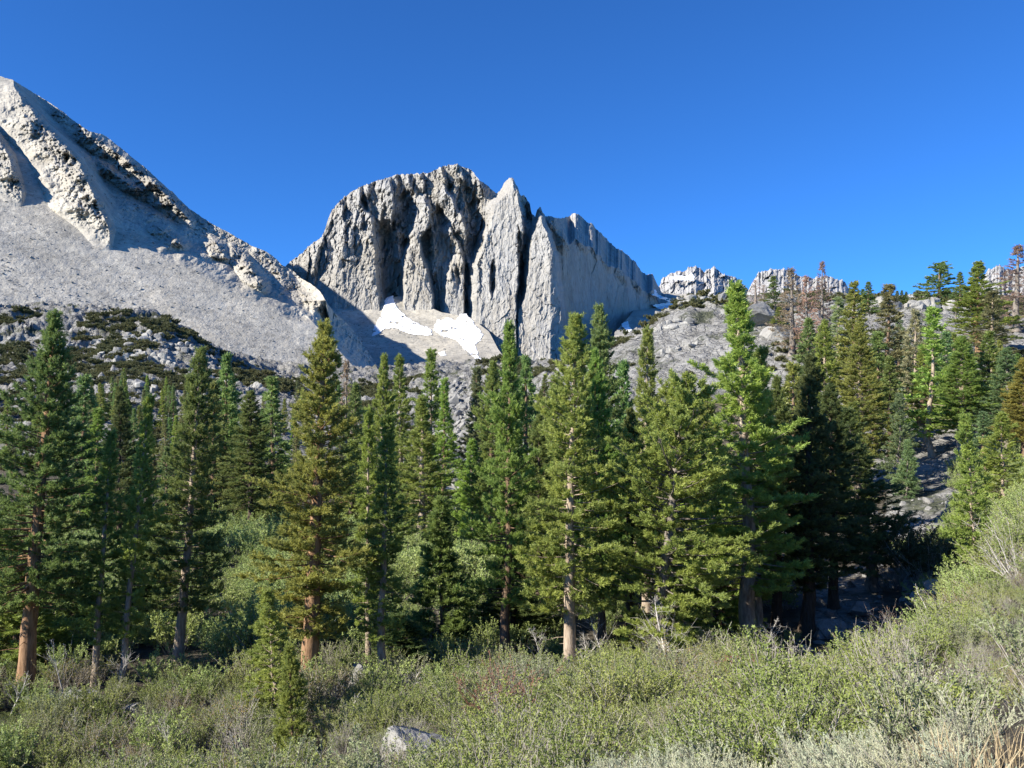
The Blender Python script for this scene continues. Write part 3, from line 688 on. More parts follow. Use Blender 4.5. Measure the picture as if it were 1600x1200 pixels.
TREES = [
    # front row, left to right
    ("big", 38, 41, 86, 490, 82, "dark", "orange", "huge dense dark green pine with thick orange trunk, leftmost in the front row", G1),
    ("col", 149, 42, 175, 676, 34, "green", "pale", "thin pine with crooked pale trunk just right of the huge leftmost pine", G1),
    ("col2", 191, 42.5, 233, 620, 34, "green", "pale", "slender leaning pine with a long pale trunk between two thin-trunked neighbours", G1),
    ("mid", 278, 46, 314, 546, 52, "dark", "pale", "tall leaning pine with a dark lower crown and pale trunk beside the open willow meadow", G1),
    ("big2", 480, 40, 506, 506, 78, "olive", "orange", "great olive-yellow pine with flared orange trunk base standing out front", G1),
    ("col", 577, 44, 578, 640, 30, "green", "pale", "narrow pine with straight pale trunk immediately right of the olive-yellow pine", G1),
    ("col2", 597, 41, 606, 652, 44, "green", "pale", "slender pine with bent brown trunk foot and a pale stem, beside the grey rock", G1),
    ("young", 688, 50, 692, 783, 40, "dark", "brown", "small dark cone-shaped young pine alone in front of the meadow", G1),
    ("mid2", 788, 47, 797, 508, 50, "green", "brown", "tall pine, sunlit above and black below, with layered lower boughs", G1),
    ("mid", 890, 43, 899, 494, 66, "bright", "pale", "tall bright green pine with thick pale brown trunk in the middle of the front row", G1),
    ("mid", 940, 50, 930, 548, 42, "green", "brown", "bushy green pine close behind the right side of the pale-trunked middle pine", G1),
    ("bush", 1026, 43, 1070, 598, 98, "bright", "grey", "very broad round-topped pine behind the bare white shrub", G1),
    ("mid2", 1170, 48, 1152, 446, 84, "bright", "pale", "tallest sunlit pine right of centre with a long pale trunk", G1),
    ("col2", 1184, 50, 1188, 545, 45, "green", "pale", "thin second stem pressed against the tallest sunlit pine", G1),
    ("big", 1214, 53, 1214, 590, 52, "dark", "dark", "dark shaded pine just right of the tallest sunlit pine", G1),  # clump over the gully: its shade is also put into needle and bark colours
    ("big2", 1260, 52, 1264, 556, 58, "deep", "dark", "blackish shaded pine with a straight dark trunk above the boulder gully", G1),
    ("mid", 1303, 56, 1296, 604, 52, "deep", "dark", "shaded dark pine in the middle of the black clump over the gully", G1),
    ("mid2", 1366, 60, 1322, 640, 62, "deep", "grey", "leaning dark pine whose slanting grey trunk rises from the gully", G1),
    ("light", 1522, 50, 1506, 652, 36, "bright", "pale", "light green feathery tree with a pale stem on the right bank", G1),
    ("light", 425, 34, 414, 925, 44, "bright", "pale", "small light green sapling in the brush left of the olive-yellow pine's trunk", None),
    ("young", 455, 29, 452, 1010, 24, "green", "brown", "little green seedling pine in the brush below the olive-yellow pine", None),
    # second row
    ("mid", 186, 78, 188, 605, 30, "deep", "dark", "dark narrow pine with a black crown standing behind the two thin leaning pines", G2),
    ("col", 152, 92, 155, 640, 28, "green", "brown", "grey-green pine half hidden right of the huge leftmost pine's crown", G2),
    ("fara", 130, 104, 133, 590, 40, "far", "brown", "brownish pine behind the right edge of the huge leftmost pine", G2),
    ("mid", 392, 102, 391, 612, 40, "dark", "dark", "dark pine with a black trunk standing at the back of the willow meadow", G2),
    ("fara", 352, 112, 354, 556, 32, "far", "brown", "dull green pine right of the leaning pale-trunked pine", G2),
    ("farb", 336, 108, 334, 600, 30, "dark", "brown", "dull pine peeping out from behind the leaning pine's right side", G2),
    ("fard", 425, 108, 424, 592, 30, "far", "brown", "slim pine behind the left edge of the olive-yellow pine", G2),
    ("mid2", 596, 94, 600, 556, 32, "green", "pale", "pine with pointed top, left one of two steeple-like tops on the dark scree", G2),
    ("col", 628, 100, 626, 557, 27, "green", "pale", "narrow pine, right one of two steeple-like tops on the dark scree", G2),
    ("col", 668, 98, 672, 548, 30, "green", "pale", "narrow pointed pine rising left of the boulder chute against the scree", G2),
    ("mid2", 655, 84, 660, 622, 46, "bright", "pale", "bushy bright pine with forked pale limbs left of the boulder chute", G2),
    ("col2", 692, 94, 694, 592, 26, "bright", "brown", "slim light pine at the very edge of the boulder chute", G2),
    ("fara", 556, 104, 556, 602, 26, "dark", "dark", "dark pine just right of the brown dead tree by the scree", G2),
    ("farb", 548, 98, 552, 690, 28, "green", "dark", "low green pine under the brown dead tree", G2),
    ("col2", 742, 96, 744, 574, 30, "rust", "brown", "brownish pine on the right edge of the boulder chute", G2),
    ("mid", 768, 86, 770, 566, 34, "green", "brown", "green pine tucked behind the left of the tall half-black pine", G2),
    ("light", 738, 90, 738, 690, 30, "bright", "pale", "leafy light green sapling at the top of the green meadow", G2),
    ("fara", 820, 100, 822, 560, 34, "far", "brown", "dull pine between the half-black pine and the grey rock block", G2),
    ("mid", 938, 62, 937, 479, 46, "far", "brown", "high dull green pine behind the pale-trunked middle pine, against the dark wall", G2),
    ("mid2", 1010, 58, 1012, 516, 48, "green", "pale", "tall pine with a knobbly pale top in front of the granite hill", G2),
    ("fara", 975, 66, 974, 570, 36, "far", "brown", "dull pine filling the gap left of the knobbly-topped pine", G2),
    ("big", 1098, 56, 1104, 604, 52, "green", "brown", "green pine squeezed between the round-topped pine and the tallest sunlit pine", G2),
    ("mid", 872, 60, 868, 600, 44, "green", "brown", "pine behind the left boughs of the pale-trunked middle pine", G2),
    ("big", 985, 52, 985, 640, 52, "dark", "dark", "shaded pine with dark trunk in the gap left of the round-topped pine", G2),
    ("mid", 842, 58, 842, 650, 40, "dark", "dark", "dark pine behind the lowest boughs of the half-black pine", G2),
    ("young", 1130, 52, 1132, 800, 48, "green", "brown", "low dense pine under the boughs of the tallest sunlit pine", G2),
    ("young", 20, 45, 22, 850, 60, "green", "brown", "low green pine with dead side limbs under the huge leftmost pine", G2),
    ("young", 225, 52, 228, 860, 48, "dark", "dark", "low dark pine behind the slender leaning pale trunks", G2),
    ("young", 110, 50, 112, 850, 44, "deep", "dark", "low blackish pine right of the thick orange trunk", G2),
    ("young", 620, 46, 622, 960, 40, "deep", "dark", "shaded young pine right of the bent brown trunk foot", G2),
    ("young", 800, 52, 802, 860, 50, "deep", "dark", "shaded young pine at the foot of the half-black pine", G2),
    # the right-hand slope
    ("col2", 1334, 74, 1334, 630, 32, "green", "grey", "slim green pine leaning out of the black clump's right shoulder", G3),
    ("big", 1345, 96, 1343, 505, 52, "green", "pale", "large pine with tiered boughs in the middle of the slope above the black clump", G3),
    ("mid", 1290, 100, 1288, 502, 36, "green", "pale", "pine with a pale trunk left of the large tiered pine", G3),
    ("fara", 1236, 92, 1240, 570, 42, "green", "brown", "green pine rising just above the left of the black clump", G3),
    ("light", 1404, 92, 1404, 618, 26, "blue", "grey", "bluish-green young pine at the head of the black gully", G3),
    ("young", 1416, 88, 1418, 690, 17, "blue", "grey", "small bluish pine beside the pale rocky clearing", G3),
    ("fard", 1388, 138, 1390, 446, 30, "rust", "brown", "half-brown pine with dead lower boughs before the pale granite slab", G3),
    ("fara", 1430, 122, 1430, 486, 26, "grey", "pale", "pale grey-green pine left of the bare-trunked pair on the slope", G3),
    ("fard", 1457, 108, 1459, 482, 30, "bright", "pale", "pine with a long bare pale trunk footed on the rocky clearing", G3),
    ("farb", 1440, 118, 1444, 540, 26, "green", "brown", "green pine between the grey-green and the bare-trunked pines", G3),
    ("big", 1502, 104, 1503, 526, 50, "green", "pale", "full dark-sided pine right of the rocky clearing", G3),
    ("mid2", 1530, 150, 1528, 410, 44, "green", "orange", "tall pine with an orange trunk breaking the right skyline", G3),
    ("fard", 1551, 140, 1550, 455, 26, "rust", "pale", "slim brownish pine with a pale bare trunk beside the orange-trunked skyline pine", G3),
    ("mid", 1574, 100, 1573, 544, 36, "blue", "grey", "bluish-green pine near the right edge below the dark rock band", G3),
    ("big", 1602, 92, 1600, 560, 44, "olive", "brown", "olive pine cut by the right edge of the picture", G3),
    ("light", 1566, 72, 1566, 648, 36, "bright", "pale", "light green leafy tree above the bushy right bank", G3),
    ("farc", 1468, 232, 1468, 412, 24, "far", "brown", "round-topped pine alone on the skyline above the pale granite slab", G3),
    ("farb", 1500, 215, 1500, 426, 13, "far", "brown", "small pointed pine on the skyline left of the orange-trunked pine", G3),
    ("dead", 1588, 172, 1590, 385, 32, "red", "grey", "big reddish dead pine at the right end of the skyline", G3, "dead tree", "dead_tree"),
    ("fara", 1335, 148, 1335, 442, 28, "green", "brown", "tall green pine meeting the skyline left of the granite slab", G3),
    ("fard", 1310, 152, 1310, 466, 22, "grey", "pale", "ragged grey-green pine right of the reddish dead trees", G3),
    ("farb", 1357, 200, 1357, 441, 13, "dark", "brown", "thin dark pine on the skyline just left of the pale slab", G3),
    ("farb", 1348, 206, 1348, 452, 9, "dark", "brown", "tiny skyline pine between the tall green pine and the thin dark one", G3),
    ("dead", 1237, 168, 1236, 420, 27, "red", "grey", "bulky reddish dead pine on the left end of the upper slope", G3, "dead tree", "dead_tree"),
    ("dead", 1262, 164, 1260, 432, 18, "bone", "grey", "half-bare pinkish grey dead pine between the bulky one and the tall spike", G3, "dead tree", "dead_tree"),
    ("dead", 1285, 174, 1284, 410, 17, "red", "grey", "thin reddish dead pine with a spiky bare top, highest of the dead trees", G3, "dead tree", "dead_tree"),
    ("fard", 1208, 214, 1208, 432, 13, "dark", "grey", "small green pine among grey dead trunks on the granite crest", G3),
    ("snag", 1180, 210, 1180, 438, 15, "bone", "grey", "pale grey dead tree on the crest right of the tallest sunlit pine", G3, "dead tree", "dead_tree"),
    ("snag", 1194, 222, 1193, 446, 12, "bone", "grey", "faint thin dead tree between the pale grey one and the small green pine", G3, "dead tree", "dead_tree"),
    ("farb", 1218, 190, 1218, 480, 14, "green", "brown", "short green pine at the foot of the bulky reddish dead pine", G3),
    ("fara", 1262, 128, 1264, 500, 30, "far", "brown", "dull pine below the reddish dead trees", G3),
    ("fard", 1372, 116, 1373, 520, 28, "far", "brown", "loose pine between the large tiered pine and the bare-trunked pair", G3),
    ("farb", 1392, 112, 1390, 560, 24, "dark", "dark", "dark pine in the hollow right of the large tiered pine", G3),
    ("fara", 1478, 128, 1478, 520, 24, "blue", "grey", "bluish pine behind the long bare trunk on the rocky clearing", G3),
    ("fara", 1545, 112, 1546, 520, 30, "dark", "dark", "dark pine right of the full dark-sided pine", G3),
    ("snag", 1494, 190, 1494, 470, 5, "bone", "grey", "bare grey snag in front of the right end of the granite slab", G3, "dead tree", "dead_tree"),
    ("dead", 542, 112, 541, 566, 20, "red", "grey", "brown dead pine with a bare spike beside the foot of the scree", G2, "dead tree", "dead_tree"),
    ("snag", 560, 116, 556, 606, 10, "bone", "grey", "small bare snag next to the brown dead pine", G2, "dead tree", "dead_tree"),
]
for row in TREES:
    a = list(row) + [None] * 3
    plant_tree(*a[:8], a[8], a[9], a[10] or "pine tree", a[11] or "pine_tree")
# tiny trees on the skyline left of the round-topped pine
for px, ty, h in ((1378, 456, 6), (1402, 455, 7), (1409, 454, 6), (1416, 456, 6)):
    plant_tree("farb", px, 232, px, ty, h, "dark", "brown", "tiny dark pine in the little skyline row above the granite slab", "tiny skyline pines")
# the distant belt of small pines under the left-hand scree
_rb = random.Random(21)
for i in range(118):
    if i < 78: px = _rb.uniform(120, 480); D = _rb.uniform(122, 235)
    else:
        px = _rb.choice([_rb.uniform(500, 668), _rb.uniform(742, 880)]); D = _rb.uniform(116, 215)
    b = at(px, D); hp = _rb.uniform(6.5, 10.5)
    ty = float(600 - F * math.tan(math.atan2(b.z + hp, D) - PITCH))
    plant_tree(_rb.choice(["fara", "farb", "farb", "fard"]), px, D, px + _rb.uniform(-2, 2), ty, _rb.uniform(0.9, 1.35) * F / D, _rb.choice(["far", "far", "dark", "green", "rust"]), "brown",
               "small distant pine in the belt between the scree and the olive-yellow pine" if i < 78 else "small distant pine on the rocky rise beside the boulder chute", G4 if i < 78 else "distant pines beside the boulder chute")
for px, D, hp, k, nd in ((95, 150, 7, "farb", "far"), (60, 170, 8, "fara", "dark"), (215, 130, 7, "farb", "far"), (12, 160, 9, "farb", "dark"), (240, 140, 6, "farb", "dark"), (205, 118, 8, "fara", "far"),
                     (260, 112, 9, "fara", "far"), (290, 105, 9, "farb", "far"), (440, 110, 9, "fard", "far"), (560, 120, 8, "farb", "far"), (585, 112, 9, "fara", "green"), (640, 112, 8, "farb", "green"), (690, 100, 7, "farb", "far"),
                     (725, 108, 8, "fard", "far"), (760, 104, 9, "fara", "far"), (790, 118, 9, "farb", "green"), (815, 125, 8, "fara", "green"), (850, 110, 9, "fara", "green"), (880, 104, 9, "farb", "far"), (910, 98, 9, "fara", "green"),
                     (960, 96, 9, "farb", "green"), (1040, 92, 10, "fara", "green"), (1075, 88, 9, "farb", "dark"), (1130, 86, 9, "fara", "dark"), (1160, 96, 9, "farb", "green"), (1200, 104, 8, "fara", "green"), (1000, 84, 9, "farb", "dark"), (1225, 118, 9, "fara", "green"), (1258, 112, 9, "farb", "green"), (1300, 124, 9, "fard", "far"), (1322, 112, 10, "fara", "green"), (1352, 128, 10, "fara", "far"), (1376, 132, 9, "farb", "green"), (1418, 136, 9, "fara", "blue"), (1448, 132, 10, "farb", "green"), (1490, 132, 10, "fara", "green"), (1515, 122, 10, "farb", "blue"), (1562, 124, 10, "fara", "green"), (1590, 116, 9, "farb", "dark"), (1480, 118, 8, "farb", "green"), (1536, 90, 7, "farb", "blue"), (1405, 150, 9, "fard", "grey")):
    b = at(px, D)
    ty = float(600 - F * math.tan(math.atan2(b.z + hp, D) - PITCH))
    plant_tree(k, px, D, px, ty, 1.5 * F / D, nd, "brown", "small background pine half hidden behind the front rows of trees", "half hidden background pines")

# ------------------------------------------------------------------ brush, willows, sage, grass and stones
def mat_leaf(name, dark, light, trans=0.25):
    m = Mat(name, 0.6)
    c = m.mix(m.attr("var"), dark, light)
    r = m.objrand()
    c = m.mix(m.math('MULTIPLY', r, 0.55), c, m.mix(1.0, c, (1.35, 1.12, 0.95), 'MULTIPLY'))
    m.color(c)
    tr = m.n.new("ShaderNodeBsdfTranslucent"); m.l.new(c, tr.inputs[0])
    mx = m.n.new("ShaderNodeMixShader"); mx.inputs[0].default_value = trans
    m.l.new(m.p.outputs[0], mx.inputs[1]); m.l.new(tr.outputs[0], mx.inputs[2])
    m.l.new(mx.outputs[0], m.n["Material Output"].inputs[0])
    return m.m
def mat_plain(name, a, b, scale=6.0, bump=0.0):
    m = Mat(name, 0.9)
    t = m.tex(scale, None, 5)
    m.color(m.ramp(t, [(0.35, a), (0.65, b)]))
    if bump: m.bump(t, 0.8, bump)
    return m.m
MAT["leaf_brush"] = mat_leaf("brush_leaves", (0.190, 0.240, 0.062), (0.370, 0.425, 0.135))
MAT["leaf_green"] = mat_leaf("green_brush_leaves", (0.170, 0.230, 0.055), (0.330, 0.400, 0.110))
MAT["leaf_grey"] = mat_leaf("grey_green_leaves", (0.215, 0.255, 0.120), (0.375, 0.420, 0.220))
MAT["leaf_willow"] = mat_leaf("willow_leaves", (0.225, 0.310, 0.085), (0.390, 0.490, 0.175))
MAT["leaf_sage"] = mat_leaf("sage_leaves", (0.365, 0.415, 0.275), (0.56, 0.60, 0.43), 0.25)
MAT["leaf_dark"] = mat_leaf("juniper_leaves", (0.095, 0.108, 0.045), (0.175, 0.185, 0.085))
MAT["leaf_red"] = mat_leaf("reddened_leaves", (0.26, 0.125, 0.075), (0.40, 0.22, 0.14))
MAT["leaf_gold"] = mat_leaf("yellowing_leaves", (0.19, 0.16, 0.05), (0.30, 0.24, 0.09))
MAT["straw"] = mat_leaf("dry_grass", (0.36, 0.29, 0.165), (0.52, 0.43, 0.27), 0.2)
MAT["twig"] = mat_plain("grey_twigs", (0.26, 0.23, 0.19), (0.46, 0.42, 0.36), 9.0)
MAT["white_wood"] = mat_plain("weathered_wood", (0.46, 0.42, 0.36), (0.66, 0.62, 0.55), 9.0)

def two_part(name, wood, leaf, wood_mat, leaf_mat):
    """One mesh from a wood mesh and a leaf mesh (used for scattered ground cover)."""
    me = bpy.data.meshes.new(name)
    import bmesh
    bm = bmesh.new()
    bm.from_mesh(wood); n = len(bm.faces)
    lay = bm.verts.layers.float.get("var") or bm.verts.layers.float.new("var")
    bm.from_mesh(leaf)
    for i, f in enumerate(bm.faces): f.material_index = 0 if i < n else 1
    bm.to_mesh(me); bm.free()
    me.materials.append(wood_mat); me.materials.append(leaf_mat)
    return me

def shrub(seed, h, r, stems, per, leaf, ang=(25, 75), upright=0.6, fork=3, leaf_from=0.3, stem_r=0.011, curl=0.5):
    rng = np.random.default_rng(seed); w = Wood()
    O, D, L, V_ = [], [], [], []
    for i in range(stems):
        a = rng.uniform(0, 6.283); q = math.sqrt(rng.random())
        base = np.array([math.cos(a), math.sin(a), 0]) * q * r * 0.35
        d = np.array([math.cos(a) * q * (1.2 - upright), math.sin(a) * q * (1.2 - upright), 1.0]); d /= np.linalg.norm(d)
        n = 5; ln = h * rng.uniform(0.6, 1.15) / max(d[2], 0.5) / (n - 1)
        P = [base - d * 0.12]
        for k in range(n - 1):
            d = d + rng.normal(0, 0.16 * curl * 2, 3) * np.array([1, 1, 0.5]); d /= np.linalg.norm(d); P.append(P[-1] + d * ln)
        P = np.array(P)
        w.tube(P, np.linspace(stem_r, stem_r * 0.35, n), 3)
        va = rng.uniform(0.15, 0.85)
        for k in range(fork + 1):
            q = rng.uniform(leaf_from, 1.0) if k else 1.0
            j = min(int(q * (n - 1)), n - 2); f = q * (n - 1) - j
            p = P[j] * (1 - f) + P[j + 1] * f
            dd = (P[j + 1] - P[j]); dd /= np.linalg.norm(dd)
            if k: dd = dd + rng.normal(0, 0.55, 3); dd /= np.linalg.norm(dd)
            tl = h * rng.uniform(0.16, 0.34)
            if k: w.tube([p, p + dd * tl], [stem_r * 0.5, stem_r * 0.2], 3)
            else: p = p - dd * tl * 0.8
            O.append(p); D.append(dd); L.append(tl); V_.append(va)
    rr = np.random.default_rng(seed + 7)
    lf = blades("foliage", np.array(O), np.array(D), np.array(L), per, leaf[0], leaf[1], ang, rr, np.array(V_)) if per else None
    return w.mesh("stems"), lf

def grass_tuft(seed, h, n, spread, w=0.008):
    rng = np.random.default_rng(seed)
    V_, F_, VA = [], [], []
    for i in range(n):
        a = rng.uniform(0, 6.283); q = math.sqrt(rng.random()) * spread
        b = np.array([math.cos(a) * q, math.sin(a) * q, -0.04]); t = np.array([math.cos(a + rng.normal(0, 0.8)), math.sin(a + rng.normal(0, 0.8)), 0])
        H = h * rng.uniform(0.5, 1.15); lean = rng.uniform(0.05, 0.55); s_ = np.cross(t, [0, 0, 1.0]); k = len(V_)
        va = rng.uniform(0, 1)
        for f in (0, 0.4, 0.75, 1.0):
            c = b + t * lean * H * f ** 2 + np.array([0, 0, H * f * (1 - 0.15 * lean * f)])
            ww = w * (1 - f) + 0.0012
            V_ += [c - s_ * ww, c + s_ * ww]; VA += [va, va]
        F_ += [[k + 2 * m_, k + 2 * m_ + 1, k + 2 * m_ + 3, k + 2 * m_ + 2] for m_ in range(3)]
    return mesh_from("grass_tuft", V_, np.array(F_), False, {"var": VA})

def boulder(seed, sub=4, flat=0.72, cuts=15):
    import bmesh
    rng = np.random.default_rng(seed)
    bm = bmesh.new(); bmesh.ops.create_icosphere(bm, subdivisions=sub, radius=1.0)
    v = np.array([x.co[:] for x in bm.verts]); f = np.array([[q.index for q in p.verts] for p in bm.faces]); bm.free()
    for i in range(cuts):
        n = rng.normal(size=3); n /= np.linalg.norm(n); d = rng.uniform(0.34, 0.72)
        t = v @ n; v = v - np.maximum(t - d, 0)[:, None] * n * 0.93
    v = v * np.array([1.0, rng.uniform(0.65, 1.0), flat * rng.uniform(0.75, 1.1)])
    nrm = v / (np.linalg.norm(v, axis=1, keepdims=True) + 1e-9)
    v = v + nrm * (0.10 * fbm(v[:, 0] * 1.6, v[:, 1] * 1.6, v[:, 2] * 1.6, seed, 4) + 0.02 * fbm(v[:, 0] * 7, v[:, 1] * 7, v[:, 2] * 7, seed + 5, 3))[:, None]
    return mesh_from("boulder", v, f, False)
def mat_boulder():
    m = Mat("granite_boulder", 0.92)
    a = m.tex(1.4, None, 7, 0.7); b = m.tex(14.0, None, 3, 0.6)
    c = m.ramp(a, [(0.30, (0.15, 0.145, 0.13)), (0.50, (0.29, 0.28, 0.255)), (0.72, (0.39, 0.375, 0.345))])
    c = m.mix(0.5, c, m.ramp(b, [(0.35, (0.5, 0.5, 0.5)), (0.6, (1, 1, 1))]), 'MULTIPLY')
    c = m.mix(m.math('MULTIPLY', m.ramp(m.tex(2.6, None, 6, 0.75), [(0.58, (0, 0, 0)), (0.66, (1, 1, 1))]), 0.5), c, (0.10, 0.10, 0.085))
    m.color(c); m.bump(m.math('ADD', a, m.math('MULTIPLY', b, 0.3)), 0.7, 0.12)
    return m.m
MAT["boulder"] = mat_boulder()

def store(name, meshes):
    c = bpy.data.collections.new(name)                        # kept out of the scene: only its instances are drawn
    for i, me in enumerate(meshes):
        c.objects.link(bpy.data.objects.new("%s_%02d" % (name, i), me))
    return c
def scatter(name, pts, size, source, n_src, label, cat, seed=0, tilt=0.15, pick=None, squash=None):
    rng = np.random.default_rng(seed); n = len(pts)
    rot = np.stack([rng.normal(0, tilt, n), rng.normal(0, tilt, n), rng.uniform(0, 6.283, n)], 1)
    sc = np.asarray(size)[:, None] * rng.uniform(0.9, 1.1, (n, 3))
    if squash is not None: sc[:, 2] *= squash
    me = bpy.data.meshes.new(name); me.vertices.add(n); me.vertices.foreach_set("co", np.asarray(pts, np.float32).ravel())
    for k, v, t in (("rot", rot, 'FLOAT_VECTOR'), ("size", sc, 'FLOAT_VECTOR')):
        a = me.attributes.new(k, t, 'POINT'); a.data.foreach_set("vector", np.asarray(v, np.float32).ravel())
    a = me.attributes.new("pick", 'INT', 'POINT'); a.data.foreach_set("value", np.asarray(rng.integers(0, n_src, n) if pick is None else pick, np.int32))
    ng = bpy.data.node_groups.new(name, 'GeometryNodeTree')
    ng.interface.new_socket("Geometry", in_out='INPUT', socket_type='NodeSocketGeometry'); ng.interface.new_socket("Geometry", in_out='OUTPUT', socket_type='NodeSocketGeometry')
    N, L = ng.nodes, ng.links
    gi, go = N.new("NodeGroupInput"), N.new("NodeGroupOutput")
    ci = N.new("GeometryNodeCollectionInfo"); ci.inputs["Collection"].default_value = source; ci.inputs["Separate Children"].default_value = True; ci.inputs["Reset Children"].default_value = True
    ip = N.new("GeometryNodeInstanceOnPoints"); ip.inputs["Pick Instance"].default_value = True
    def na(nm, t):
        x = N.new("GeometryNodeInputNamedAttribute"); x.data_type = t; x.inputs["Name"].default_value = nm
        return next(o for o in x.outputs if o.enabled and o.name == "Attribute")
    L.new(gi.outputs[0], ip.inputs["Points"]); L.new(ci.outputs[0], ip.inputs["Instance"])
    L.new(na("pick", 'INT'), ip.inputs["Instance Index"]); L.new(na("size", 'FLOAT_VECTOR'), ip.inputs["Scale"])
    e2 = N.new("FunctionNodeEulerToRotation"); L.new(na("rot", 'FLOAT_VECTOR'), e2.inputs[0]); L.new(e2.outputs[0], ip.inputs["Rotation"])
    L.new(ip.outputs[0], go.inputs[0])
    o = bpy.data.objects.new(name, me); COL.objects.link(o)
    md = o.modifiers.new("scatter", 'NODES'); md.node_group = ng
    return tag(o, label, cat, None, "stuff")

def field(seed, u0, u1, d0, d1, spacing, keep=None, sink=0.05):
    """Jittered points over the ground between two picture columns and two distances."""
    rng = np.random.default_rng(seed)
    xa, xb = (u0 - 800) / F, (u1 - 800) / F
    x0, x1 = min(xa * d0, xa * d1), max(xb * d0, xb * d1)
    gx, gy = np.meshgrid(np.arange(x0, x1, spacing), np.arange(d0, d1, spacing))
    x = (gx + rng.uniform(-0.55, 0.55, gx.shape) * spacing).ravel(); y = (gy + rng.uniform(-0.55, 0.55, gy.shape) * spacing).ravel()
    u = 800 + F * x / np.maximum(y, 0.5)
    k = (u > u0) & (u < u1) & (y > d0) & (y < d1)
    if keep is not None: k &= keep(x, y, u, rng.random(len(x)))
    x, y = x[k], y[k]
    return np.stack([x, y, ground(x, y) - sink], 1), rng
TREE_SPOTS = np.array([o.location[:2] for o in COL.objects if o.type == 'EMPTY'])
def near(px, py):
    """Distance at which the near slope passes through a picture point, and metres per picture pixel there."""
    D = np.exp(np.linspace(math.log(3.0), math.log(60.0), 400)); x = (px - 800) / F * D
    t = 600 - F * np.tan(np.arctan2(ground(x, D), D) - PITCH)
    k = int(np.argmax(t <= py)) if (t <= py).any() else 399
    return float(D[k]), float(D[k]) / F
def clear_of_trees(x, y, r=0.7):
    d = np.full(len(x), 1e9)
    for t in TREE_SPOTS: d = np.minimum(d, (x - t[0]) ** 2 + (y - t[1]) ** 2)
    return d > r * r

brush_src, willow_src = [], []
for i in range(4):
    w_, l_ = shrub(200 + i, 1.15, 0.9, 46, 22, (0.050, 0.022), upright=0.55, fork=4); brush_src.append(two_part("brush", w_, l_, MAT["twig"], MAT[("leaf_green", "leaf_green", "leaf_brush", "leaf_grey")[i]]))
w_, l_ = shrub(206, 1.2, 0.9, 44, 5, (0.055, 0.022), upright=0.6, fork=4); brush_src.append(two_part("brush", w_, l_, MAT["twig"], MAT["leaf_gold"]))
w_, l_ = shrub(207, 1.1, 0.8, 52, 3, (0.05, 0.02), upright=0.6, fork=4); brush_src.append(two_part("brush", w_, l_, MAT["twig"], MAT["leaf_brush"]))
for i in range(3):
    w_, l_ = shrub(220 + i, 1.7, 1.3, 44, 17, (0.110, 0.048), upright=0.6, fork=4); willow_src.append(two_part("willow", w_, l_, MAT["twig"], MAT["leaf_willow"]))
sage_src = []
for i in range(3):
    w_, l_ = shrub(240 + i, 0.50, 0.55, 95, 38, (0.024, 0.0075), (8, 40), upright=0.35, fork=2, leaf_from=0.45, stem_r=0.005, curl=0.25); sage_src.append(two_part("sage", w_, l_, MAT["twig"], MAT["leaf_sage"]))
mat_src = []
for i in range(3):
    w_, l_ = shrub(260 + i, 0.75, 1.5, 40, 14, (0.22, 0.10), (20, 85), upright=0.1, fork=3, leaf_from=0.2); mat_src.append(two_part("mat", w_, l_, MAT["twig"], MAT["leaf_dark"]))
grass_src = [grass_tuft(280 + i, 0.50, 70, 0.22) for i in range(3)]
for me in grass_src: me.materials.append(MAT["straw"])
rock_src = [boulder(300 + i, 3) for i in range(7)]
for me in rock_src: me.materials.append(MAT["boulder"])
C_BR, C_WI, C_SA, C_MA, C_GR, C_RO = (store(a, b) for a, b in (("brush_kind", brush_src), ("willow_kind", willow_src), ("sage_kind", sage_src), ("mat_kind", mat_src), ("grass_kind", grass_src), ("rock_kind", rock_src)))

def is_sage(x, y, u):          # the dry strip along the trail, lower right
    return (y < np.interp(u, [720, 820, 1000, 1200, 1400, 1600, 1900], [0, 10.3, 11.6, 9.4, 6.6, 5.3, 4.8]) + 1.0 * fbm(x / 1.6, y / 1.6, 0, 415, 3))
P, r = field(41, -4000, 6000, 2.0, 14, 0.62, lambda x, y, u, q: ((u < -118) | (u > 1890)) & (x > -15) & (x < 18) & (q < 0.85))
scatter("brush_margin", P, r.uniform(0.3, 0.8, len(P)), C_BR, 6, "low scrub on the slope beside the trail", "scrub", 42)
OPEN = [(px, near(px, py)[0], w_ * near(px, py)[1]) for px, py, w_ in ((648, 1195, 84), (690, 1180, 50), (615, 1198, 40), (795, 1192, 36), (1038, 1155, 32), (786, 1135, 58), (1150, 1065, 40), (1280, 1090, 36), (1262, 1150, 46), (1160, 1165, 44), (1425, 1100, 50), (1472, 935, 40), (1395, 1010, 42), (1360, 1145, 34), (564, 1072, 34), (122, 1100, 46), (214, 1115, 30), (1046, 1045, 30), (425, 1095, 22))]
def in_opening(x, y):
    r = np.zeros(len(x), bool)
    for px, D, w_ in OPEN:
        c = at(px, D); t = (y - c.y + 1.5 * w_ + 0.3) / (3.0 * w_)
        r |= (np.abs(x - c.x * y / c.y) < w_) & (t > 0) & (t < 0.75)
    return r
P, r = field(1, -120, 1900, 5.0, 13, 0.70, lambda x, y, u, q: ~is_sage(x, y, u) & (q < 0.85) & ~in_opening(x, y))
P2, r2 = field(2, -150, 1850, 13, 44, 0.95, lambda x, y, u, q: (q < np.where((y > 36) & (u < 1250), 0.55, 0.93)) & ~((u > 1190) & (u < 1420) & (y > 34)) & clear_of_trees(x, y, 0.8) & ~in_opening(x, y))
